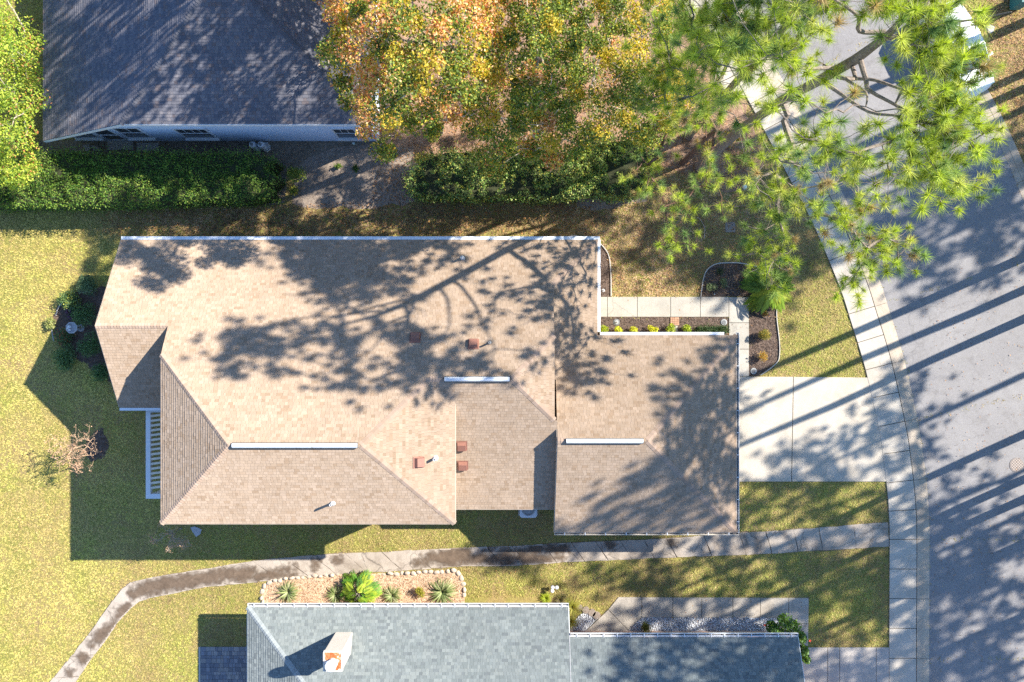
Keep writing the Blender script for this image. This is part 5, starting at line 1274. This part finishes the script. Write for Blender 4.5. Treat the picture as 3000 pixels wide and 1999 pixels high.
# neighbour tanks, AC, manhole
for px, lb in [(738, 'white cylindrical tank against the stucco wall, left of the pair'), (763, 'white cylindrical tank against the stucco wall, next to the pale box')]:
    c = P(px, 424, 0.9); c.z = 0; root = empty('gas_tank', c, lb, 'tank', 'tanks at the stucco wall'); mb = MB(); mb.lathe([(.15, 0), (.17, .05), (.17, .8), (.14, .9), (.07, .93)], c, 18); mb.build('cylinder', M['white'], root)
    mb = MB(); mb.lathe([(.085, .92), (.085, 1.0), (.06, 1.0), (.06, .95)], c, 14); mb.tube([c + Vector((0, 0, .93)), c + Vector((.02, .02, 1.03))], .03, 8); mb.build('valve', M['grey_plastic'], root)
c = P(776, 428, .4); c.z = 0; root = empty('utility_box', c, 'pale square box beside the white tanks', 'box'); mb = MB(); mb.box(c.x - .12, c.x + .15, c.y - .14, c.y + .14, 0, .45); mb.build('cabinet', M['white'], root); mb = MB(); mb.box(c.x - .14, c.x + .17, c.y - .16, c.y + .16, .45, .49); mb.build('lid', M['pale_stone'], root)
c = P(1105, 432, 0)
disc('hose_reel', 'tiny pale blue cap on the soil by the stucco house corner', 'cap', 1037, 422, [(.07, 0), (.07, .12), (.04, .14)], 'globe', 10, parts=[('knob', [(.03, .14), (.03, .18), (.01, .19)], 'white')])
c = P(1548, 1493, .85); c.z = 0; root = empty('air_conditioner', c, 'pale square air conditioner with round fan peeping out under the lower eave', 'air conditioner'); mb = MB(); s = .42
mb.prism([(c.x - s, c.y - s + .08), (c.x - s + .08, c.y - s), (c.x + s - .08, c.y - s), (c.x + s, c.y - s + .08), (c.x + s, c.y + s), (c.x - s, c.y + s)], .06, .85); mb.build('cabinet', M['white'], root)
mb = MB(); mb.lathe([(.33, .85), (.33, .875), (.27, .885), (.26, .86)], c, 20); mb.build('fan_guard', M['grey_plastic'], root); mb = MB(); mb.lathe([(.25, .851), (.25, .857), (.05, .857)], c, 20); mb.build('fan', M['black'], root)
mb = MB(); mb.box(c.x - .5, c.x + .5, c.y - .5, c.y + .5, -.02, .055); mb.build('pad', M['walk'], root)
c = P(2978, 1363, .01); root = empty('manhole_cover', c, 'round patterned iron manhole cover in the road', 'manhole'); mb = MB(); mb.lathe([(.36, -.02), (.36, .018), (.31, .018)], c, 32); mb.build('rim', M['iron'], root); mb = MB(); mb.lathe([(.305, -.02), (.305, .024), (.02, .024)], c, 32); mb.build('cover', M['manhole'], root)
# white lights near grey house
for k, (px, py) in enumerate([(1619, 1722), (1631, 1722), (1618, 1732)]):
    c = P(px, py, .35); c.z = 0; root = empty('solar_light', c, ('white solar stake light, upper left of the three on the lawn', 'white solar stake light, upper right of the three on the lawn', 'white solar stake light, lowest of the three on the lawn')[k], 'light', 'white stake lights'); mb = MB(); mb.tube([c, c + Vector((0, 0, .3))], .012, 6); mb.build('stake', M['grey_plastic'], root)
    mb = MB(); mb.lathe([(.03, .3), (.09, .33), (.095, .37), (.06, .40)], c, 12); mb.build('cap', M['white'], root)
# stones
n = 0
line = spline([(770, 1768), (768, 1740), (776, 1716), (800, 1704), (850, 1695), (920, 1688), (1000, 1683)], 8) + spline([(1118, 1682), (1200, 1680), (1280, 1675), (1328, 1671)], 8) + spline([(1348, 1684), (1356, 1702), (1360, 1730), (1361, 1760)], 8)
pts = arcres(line, 17)
sm = []
for v in range(4):
    b = MB(); b.blob((0, 0, .05), .155, .11, .09, v * 2 + 1, .25, 12, 6); sm.append(b)
first = [None] * 4
for i, p in enumerate(pts):
    if 1005 < p.x < 1110: continue
    v = i % 4; c = P(p.x, p.y, 0); q = pts[min(i + 1, len(pts) - 1)] - pts[max(i - 1, 0)]
    if first[v] is None: first[v] = sm[v].build('edging_stone', M['river_stone'], smooth=True); o = first[v]
    else: o = first[v].copy(); COL.objects.link(o)
    o.location = c; o.rotation_euler.z = -math.atan2(q.y, q.x) + random.uniform(-.3, .3); o.scale = [random.uniform(.7, 1.15), random.uniform(.7, 1.2), random.uniform(.6, 1.1)]; o.location.z = random.uniform(-.05, 0); o.location.x += random.uniform(-.03, .03); o.location.y += random.uniform(-.04, .04)
    tag(o, 'pale rounded edging stone in the row round the tan mulch bed', 'stone', 'edging stones round the tan bed')
for px, py, r, lb in [(1697, 1780, .17, 'round stepping stone closest to the feathery grass'), (1716, 1787, .18, 'second round stepping stone out from the feathery grass'), (1734, 1795, .19, 'third round stepping stone by the white gravel'), (1748, 1803, .2, 'round stepping stone touching the angled walkway')]:
    c = P(px, py, 0); mb = MB(); k = [(c.x + r * math.cos(a) * random.uniform(.92, 1.05), c.y + r * math.sin(a) * random.uniform(.92, 1.05)) for a in [i * 6.283 / 14 for i in range(14)]]; mb.prism(k, -.02, .07); tag(mb.build('stepping_stone', M['step_stone']), lb, 'stepping stone', 'round stepping stones by the white gravel')
for px, py, s, lb, mm in [(2898, 86, .27, 'pale blue grey flat slab lying on the leafy lawn by the car', 'pale_stone'), (576, 1556, .3, 'pale jagged rock on the shaded grass beside the grey bare bush', 'pale_stone'), (1640, 1770, .14, 'dark pointed rock at the grey house gutter end', 'step_stone')]:
    c = P(px, py, 0); mb = MB(); mb.prism([(c.x - s, c.y + s * .6), (c.x - s * .2, c.y + s * .8), (c.x + s * .9, c.y + s * .3), (c.x + s * .7, c.y - s * .5), (c.x, c.y - s), (c.x - s * .5, c.y - s * .2)], -.02, [.06, .09, .07, .06, .05, .08]); tag(mb.build('flat_rock', M[mm]), lb, 'rock')
# white gravel
def gravel(name, polys, n, s, cols, base_m, kind='stuff'):
    V, F_, cl = [], [], []; w = [gpoly(q) for q in polys]
    mb = MB()
    for q in w:
        mb.prism(q, -.02, .02, (0.34, 0.34, 0.35)); EXCL.append(q)
    for q in w:
        xs = [p[0] for p in q]; ys = [p[1] for p in q]; ar = abs(area(q)); k = int(n * ar); X = rng.uniform(min(xs), max(xs), k * 3); Y = rng.uniform(min(ys), max(ys), k * 3); ok = inside(q, X, Y); X, Y = X[ok][:k], Y[ok][:k]
        for x, y in zip(X, Y):
            r = s * random.uniform(.6, 1.3); z = .02 + random.uniform(0, .025); a = random.uniform(0, 1.5)
            b = [(x + r * math.cos(a + i * 1.5708) * random.uniform(.7, 1.1), y + r * math.sin(a + i * 1.5708) * random.uniform(.7, 1.1), z) for i in range(4)]
            t = [(x + (p[0] - x) * .55, y + (p[1] - y) * .55, z + r * random.uniform(.5, .9)) for p in b]
            col = random.choice(cols); mb.add(b + t, [(4, 5, 6, 7), (0, 1, 5, 4), (1, 2, 6, 5), (2, 3, 7, 6), (3, 0, 4, 7)], col)
    return tag(mb.build(name, M['tinted']), kind=kind)
gravel('white_gravel', [[(1881, 1809), (2310, 1810), (2310, 1862), (1830, 1856)], [(1700, 1800), (1715, 1794), (1752, 1812), (1712, 1852), (1670, 1856), (1672, 1830)]], 330, .035, [(0.62, 0.64, 0.68), (0.52, 0.54, 0.58), (0.70, 0.71, 0.73), (0.40, 0.42, 0.45)], None)
sheet('pink_edging', [[(1830, 1853), (2260, 1856), (2310, 1858), (2310, 1900), (1800, 1900)]], 0.075, M['pink_wall'], excl=True)
# mulch chips
def chips(name, polys, dens, s, cols, z=.03):
    Cs = []
    for q in polys:
        q = gpoly(q); xs = [p[0] for p in q]; ys = [p[1] for p in q]; k = int(dens * abs(area(q))); X = rng.uniform(min(xs), max(xs), k * 3); Y = rng.uniform(min(ys), max(ys), k * 3); ok = inside(q, X, Y); Cs.append(np.stack([X[ok][:k], Y[ok][:k], np.full(min(k, ok.sum()), z) + rng.uniform(0, .015, min(k, ok.sum()))], 1))
    C = np.concatenate(Cs); o = cloud_mesh(name, leaves(C, s, s * .4, 3.0), 1, 4, pick(cols, len(C), None, .25), M['leaf']); return tag(o, kind='stuff')
chips('mulch_chips', [rect(1745, 930, 2134, 984), [(1752, 712), (1781, 750), (1786, 797), (1787, 868), (1752, 868)], [(2056, 868), (2064, 816), (2076, 792), (2099, 777), (2170, 775), (2217, 785), (2262, 830), (2272, 930), (2280, 1000), (2280, 1045), (2250, 1080), (2222, 1100), (2196, 1100), (2194, 870)]], 260, .075, [(0.05, 0.035, 0.028), (0.13, 0.09, 0.07), (0.22, 0.17, 0.14), (0.08, 0.055, 0.045)], .025)
chips('straw_chips', [[(775, 1768), (780, 1715), (830, 1702), (1000, 1687), (1200, 1683), (1340, 1676), (1354, 1712), (1356, 1790), (775, 1790)]], 330, .09, [(0.62, 0.47, 0.33), (0.48, 0.31, 0.20), (0.70, 0.58, 0.44), (0.32, 0.19, 0.11)], .025)
LIT = [(0.40, 0.20, 0.09), (0.30, 0.16, 0.09), (0.50, 0.33, 0.17), (0.22, 0.12, 0.07), (0.52, 0.26, 0.08)]
chips('fallen_leaves', [[(1090, 150), (2000, 150), (2240, 440), (2180, 560), (1500, 600), (1090, 590)], [(300, 600), (1740, 590), (1750, 690), (300, 690)]], 85, .10, LIT, .05)
chips('fallen_leaf_scatter', [[(2880, 0), (3060, 0), (3060, 500), (2950, 420), (2900, 280)]], 110, .09, LIT + [(0.60, 0.38, 0.2)], .06)
chips('front_lawn_leaves', [[(1560, 600), (1900, 590), (2300, 560), (2400, 700), (2260, 860), (1800, 868), (1770, 720)]], 80, .085, LIT + [(0.5, 0.36, 0.22)], .05)
chips('lawn_leaves', [[(1800, 700), (2400, 560), (2540, 1100), (2300, 1100), (1800, 870)], [(1350, 1640), (2600, 1610), (2600, 1890), (1350, 1770)], [(2160, 1415), (2600, 1415), (2600, 1530), (2160, 1550)], [(2700, 900), (3000, 600), (3000, 1990), (2740, 1990)]], 4.0, .085, LIT, .05)
# ------------------------------------------------------------------ CAR
def car():
    fc = P(2905, 255, .5); hd = Vector((.515, -.857, 0)); sd = Vector((.857, .515, 0)); Lc, Wc = 4.75, 1.88   # hd: forward (image down-right), sd: car's left-hand kerb side
    ctr = Vector((fc.x, fc.y, 0)) - hd * (Lc / 2) - sd * (Wc / 2) * .72
    root = empty('parked_car', ctr, 'white parked car half hidden under the pine needles by the far kerb', 'car')
    def q(x, y, z): return ctr + hd * x + sd * y + Vector((0, 0, z))
    # sections from rear to front: x, half width, sill z, belt z
    secs = [(-2.36, .62, .45, .85), (-2.28, .80, .33, 1.02), (-1.9, .91, .24, 1.08), (-.8, .94, .22, 1.05), (.5, .94, .22, 1.02), (1.05, .93, .22, 1.0), (1.7, .90, .24, .92), (2.15, .80, .28, .82), (2.33, .58, .36, .68), (2.37, .40, .40, .60)]
    mb = MB(); ring = []
    for x, w, s, b in secs:
        ring.append([q(x, -w * .9, s), q(x, -w, s + .2), q(x, -w, b - .18), q(x, -w * .93, b - .04), q(x, -w * .7, b + .02), q(x, 0, b + .045), q(x, w * .7, b + .02), q(x, w * .93, b - .04), q(x, w, b - .18), q(x, w, s + .2), q(x, w * .9, s)])
    vs = [p for r in ring for p in r]; k = 11
    fs = [(i * k + j, i * k + (j + 1) % k, (i + 1) * k + (j + 1) % k, (i + 1) * k + j) for i in range(len(secs) - 1) for j in range(k)]
    fs += [tuple(range(k)), tuple(range(len(vs) - 1, len(vs) - k - 1, -1))]
    mb.add(vs, fs); body = mb.build('body', M['car_paint'], root, smooth=True)
    rb = MB(); rr = [(-1.85, .62, 1.52), (-1.6, .66, 1.60), (-.6, .69, 1.66), (.15, .66, 1.62), (.35, .63, 1.58)]
    vv = [q(x, s * w, z + (.03 if s == 0 else 0)) for x, w, z in rr for s in (-1, -.5, 0, .5, 1)] + [q(x, s * w, z - .06) for x, w, z in rr for s in (-1, 1)]
    rb.add(vv, [(i * 5 + j, i * 5 + j + 1, i * 5 + j + 6, i * 5 + j + 5) for i in range(4) for j in range(4)] + [(25 + i * 2, i * 5, i * 5 + 5, 27 + i * 2) for i in range(4)] + [(26 + i * 2, 28 + i * 2, i * 5 + 9, i * 5 + 4) for i in range(4)] + [(24, 23, 22, 21, 20, 33, 34), (0, 1, 2, 3, 4, 26, 25)])
    rb.build('roof', M['car_paint'], root, smooth=True)
    def panel(name, pts, m):
        g = MB(); a = [Vector(p) for p in pts]; nn = (a[1] - a[0]).cross(a[2] - a[0]).normalized() * .012; g.add([p + nn for p in a] + [p - nn for p in a], [(0, 1, 2, 3), (7, 6, 5, 4), (0, 4, 5, 1), (1, 5, 6, 2), (2, 6, 7, 3), (3, 7, 4, 0)]); return g.build(name, m, root)
    panel('windshield', [q(1.2, -.80, 1.02), q(1.2, .80, 1.02), q(.36, .60, 1.56), q(.36, -.60, 1.56)], M['glass'])
    panel('rear_window', [q(-2.2, -.74, 1.06), q(-2.2, .74, 1.06), q(-1.84, .58, 1.50), q(-1.84, -.58, 1.50)], M['glass'])
    for s in (-1, 1):
        panel('window', [q(1.05, s * .86, 1.02), q(-.4, s * .87, 1.05), q(-.4, s * .68, 1.58), q(.34, s * .63, 1.53)], M['glass'])
        panel('window', [q(-.5, s * .87, 1.05), q(-2.0, s * .85, 1.08), q(-1.75, s * .63, 1.5), q(-.5, s * .68, 1.59)], M['glass'])
        pl_ = MB(); pl_.tube([q(1.22, s * .84, 1.0), q(.36, s * .645, 1.57), q(-.5, s * .70, 1.63), q(-1.7, s * .66, 1.57), q(-2.2, s * .80, 1.06)], .038, 6); pl_.build('pillar', M['car_paint'], root)
        m_ = MB(); m_.obox(q(.95, s * 1.02, 1.05), hd * .06, sd * .11, Vector((0, 0, .07))); m_.build('mirror', M['car_paint'], root)
        hl = MB(); hl.obox(q(2.16, s * .62, .70), hd * .10, sd * .13, Vector((0, 0, .05))); hl.build('headlight', M['globe'], root)
        for x in (-1.45, 1.45):
            wh = MB(); a = q(x, s * .80, .33); b = q(x, s * .96, .33); wh.tube([a, b], .33, 20); w_ = wh.build('wheel', M['black'], root)
            rm = MB(); rm.tube([q(x, s * .95, .33), q(x, s * .975, .33)], .2, 14); rm.build('rim', M['grey_plastic'], w_)
    return root
car()
c = P(2990, 2, .5); root = empty('wheelie_bin', Vector((c.x, c.y, 0)), 'teal wheeled bin at the top right corner of the picture', 'bin'); mb = MB(); mb.prism([(c.x - .25, c.y - .28), (c.x + .25, c.y - .28), (c.x + .25, c.y + .28), (c.x - .25, c.y + .28)], .08, .98); mb.build('body', M['bin'], root)
mb = MB(); mb.prism([(c.x - .30, c.y - .33), (c.x + .30, c.y - .33), (c.x + .30, c.y + .36), (c.x - .30, c.y + .36)], .985, [1.03, 1.03, 1.07, 1.07]); mb.build('lid', M['bin'], root)
for s in (-1, 1): mb = MB(); mb.tube([c + Vector((s * .2, .3, -.38)), c + Vector((s * .27, .3, -.38))], .11, 14); mb.build('wheel', M['black'], root)

# ------------------------------------------------------------------ GRASS
def grass(n):
    X = rng.uniform(-31, 31, n); Y = rng.uniform(-22, 22, n); ok = np.ones(n, bool)
    for q in EXCL:
        ok &= ~inside(q, X + rng.normal(size=n) * .05, Y + rng.normal(size=n) * .05)
    X, Y = X[ok], Y[ok]; n = len(X)
    px = X * 58 + 1500; py = 1000 - Y * 58
    big = np.array([noise.noise(Vector((x * .35, y * .35, 2.2))) + .5 * noise.noise(Vector((x * 1.1, y * 1.1, 5.2))) for x, y in zip(X, Y)])
    fine = np.array([noise.noise(Vector((x * 4.2, y * 4.2, 8.2))) for x, y in zip(X, Y)])
    GREEN = np.array([0.22, 0.26, 0.045]); YEL_ = np.array([0.42, 0.36, 0.10]); TANc = np.array([0.48, 0.345, 0.17]); BRN = np.array([0.30, 0.19, 0.11])
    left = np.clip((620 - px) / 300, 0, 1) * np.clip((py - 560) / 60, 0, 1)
    litter = np.clip(1 - np.abs(py - 640) / 90, 0, 1) * np.clip((px - 200) / 200, 0, 1) * np.clip((1760 - px) / 100, 0, 1)
    litter = np.maximum(litter, np.clip((px - 2860) / 40, 0, 1) * np.clip((620 - py) / 60, 0, 1))
    strip = np.clip(1 - np.abs(py - 640) / 80, 0, 1) * np.clip((px - 330) / 200, 0, 1) * np.clip((1500 - px) / 200, 0, 1)
    front = np.clip((px - 1560) / 150, 0, 1) * np.clip((2420 - px) / 200, 0, 1) * np.clip((900 - py) / 60, 0, 1)
    r = rng.uniform(0, 1, n)
    pg = np.clip(.30 + .14 * left - .28 * litter - .26 * front - .2 * strip + .7 * big + .5 * fine, .04, .9); py_ = np.clip(.36 + .22 * left - .2 * litter - .35 * big * 0, .05, 1); pt = np.clip(.26 - .02 * left + .15 * litter + .3 * front - .25 * big, .03, 1); pb = np.clip(.13 - .09 * left + .5 * litter + .5 * front + .3 * strip - .15 * fine - .2 * big, .01, 1)
    tot = pg + py_ + pt + pb; a = pg / tot; b = a + py_ / tot; d = b + pt / tot
    pickc = np.where((r < a)[:, None], GREEN, np.where((r < b)[:, None], YEL_, np.where((r < d)[:, None], TANc, BRN)))
    avg = (pg / tot)[:, None] * GREEN + (py_ / tot)[:, None] * YEL_ + (pt / tot)[:, None] * TANc + (pb / tot)[:, None] * BRN
    pat = np.array([noise.noise(Vector((x * .8, y * .8, 12.))) + .6 * noise.noise(Vector((x * 2.4, y * 2.4, 15.))) for x, y in zip(X, Y)])
    col = (.55 * avg + .45 * pickc) * rng.uniform(.86, 1.14, (n, 1))
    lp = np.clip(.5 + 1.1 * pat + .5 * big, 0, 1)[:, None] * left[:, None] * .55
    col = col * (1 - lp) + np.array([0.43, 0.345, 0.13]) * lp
    dry = np.clip((.78 * front + .7 * strip + .6 * litter) * (1 + 1.1 * big + .3 * pat), 0, .95)[:, None]
    dryc = np.where((rng.uniform(0, 1, n) < np.clip(.5 + 1.3 * pat, .05, .95))[:, None], np.array([0.47, 0.33, 0.185]), np.array([0.20, 0.125, 0.075]))
    col = col * (1 - dry) + dryc * dry
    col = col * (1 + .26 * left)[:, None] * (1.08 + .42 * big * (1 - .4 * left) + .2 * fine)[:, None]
    K = 3; C = np.repeat(np.stack([X, Y, np.zeros(n)], 1), K, 0); m = len(C); C[:, :2] += rng.normal(size=(m, 2)) * .03
    az = rng.uniform(0, 6.283, m); ln = rng.uniform(.05, .12, m); h = rng.uniform(.02, .065, m); wv = rng.uniform(.012, .022, m)
    hd = np.stack([np.cos(az), np.sin(az), np.zeros(m)], 1); sd = np.stack([-np.sin(az), np.cos(az), np.zeros(m)], 1)
    V = np.empty((m, 3, 3)); V[:, 0] = C - sd * wv[:, None]; V[:, 1] = C + sd * wv[:, None]; V[:, 2] = C + hd * ln[:, None] + np.array([0, 0, 1]) * h[:, None]
    V[:, :2, 2] = .003
    tag(cloud_mesh('grass', V.reshape(-1, 3), 1, 3, np.repeat(col, K, 0) * rng.uniform(.85, 1.15, (m, 1)), M['grass']), kind='stuff')
grass(430000)

# ------------------------------------------------------------------ CAMERA, LIGHT
cd = bpy.data.cameras.new('camera'); cam = bpy.data.objects.new('camera', cd); COL.objects.link(cam)
cam.location = (0, 0, H); cam.rotation_euler = (0, 0, 0)
cd.sensor_fit = 'HORIZONTAL'; cd.angle = 2 * math.atan(1500 / F); cd.clip_end = 2000; cd.clip_start = .5
scene.camera = cam
w = bpy.data.worlds.new('World'); scene.world = w; w.use_nodes = True
nt = w.node_tree; bg = nt.nodes['Background']
sky = nt.nodes.new('ShaderNodeTexSky'); sky.sky_type = 'NISHITA'; sky.sun_disc = False
sky.sun_elevation = SUN_EL; sky.sun_rotation = math.atan2(SUNH.x, SUNH.y); sky.air_density = 1.0; sky.dust_density = 0.1; sky.ozone_density = 5.0
nt.links.new(sky.outputs[0], bg.inputs[0]); bg.inputs[1].default_value = 0.115
ld = bpy.data.lights.new('sun', 'SUN'); ld.energy = 5.0; ld.angle = R(0.53); ld.color = (1.0, 0.93, 0.82)
so = bpy.data.objects.new('sun', ld); COL.objects.link(so)
dirv = Vector((-SUNH.x * math.cos(SUN_EL), -SUNH.y * math.cos(SUN_EL), -math.sin(SUN_EL)))
so.rotation_euler = dirv.to_track_quat('-Z', 'Y').to_euler(); so.location = (30, 15, 40)
scene.view_settings.view_transform = 'Standard'; scene.view_settings.look = 'None'
scene.view_settings.gamma = 1.0; scene.view_settings.exposure = 1.5
scene.cycles.max_bounces = 6; scene.cycles.diffuse_bounces = 3; scene.cycles.glossy_bounces = 2; scene.cycles.transmission_bounces = 3
scene.cycles.use_denoising = False
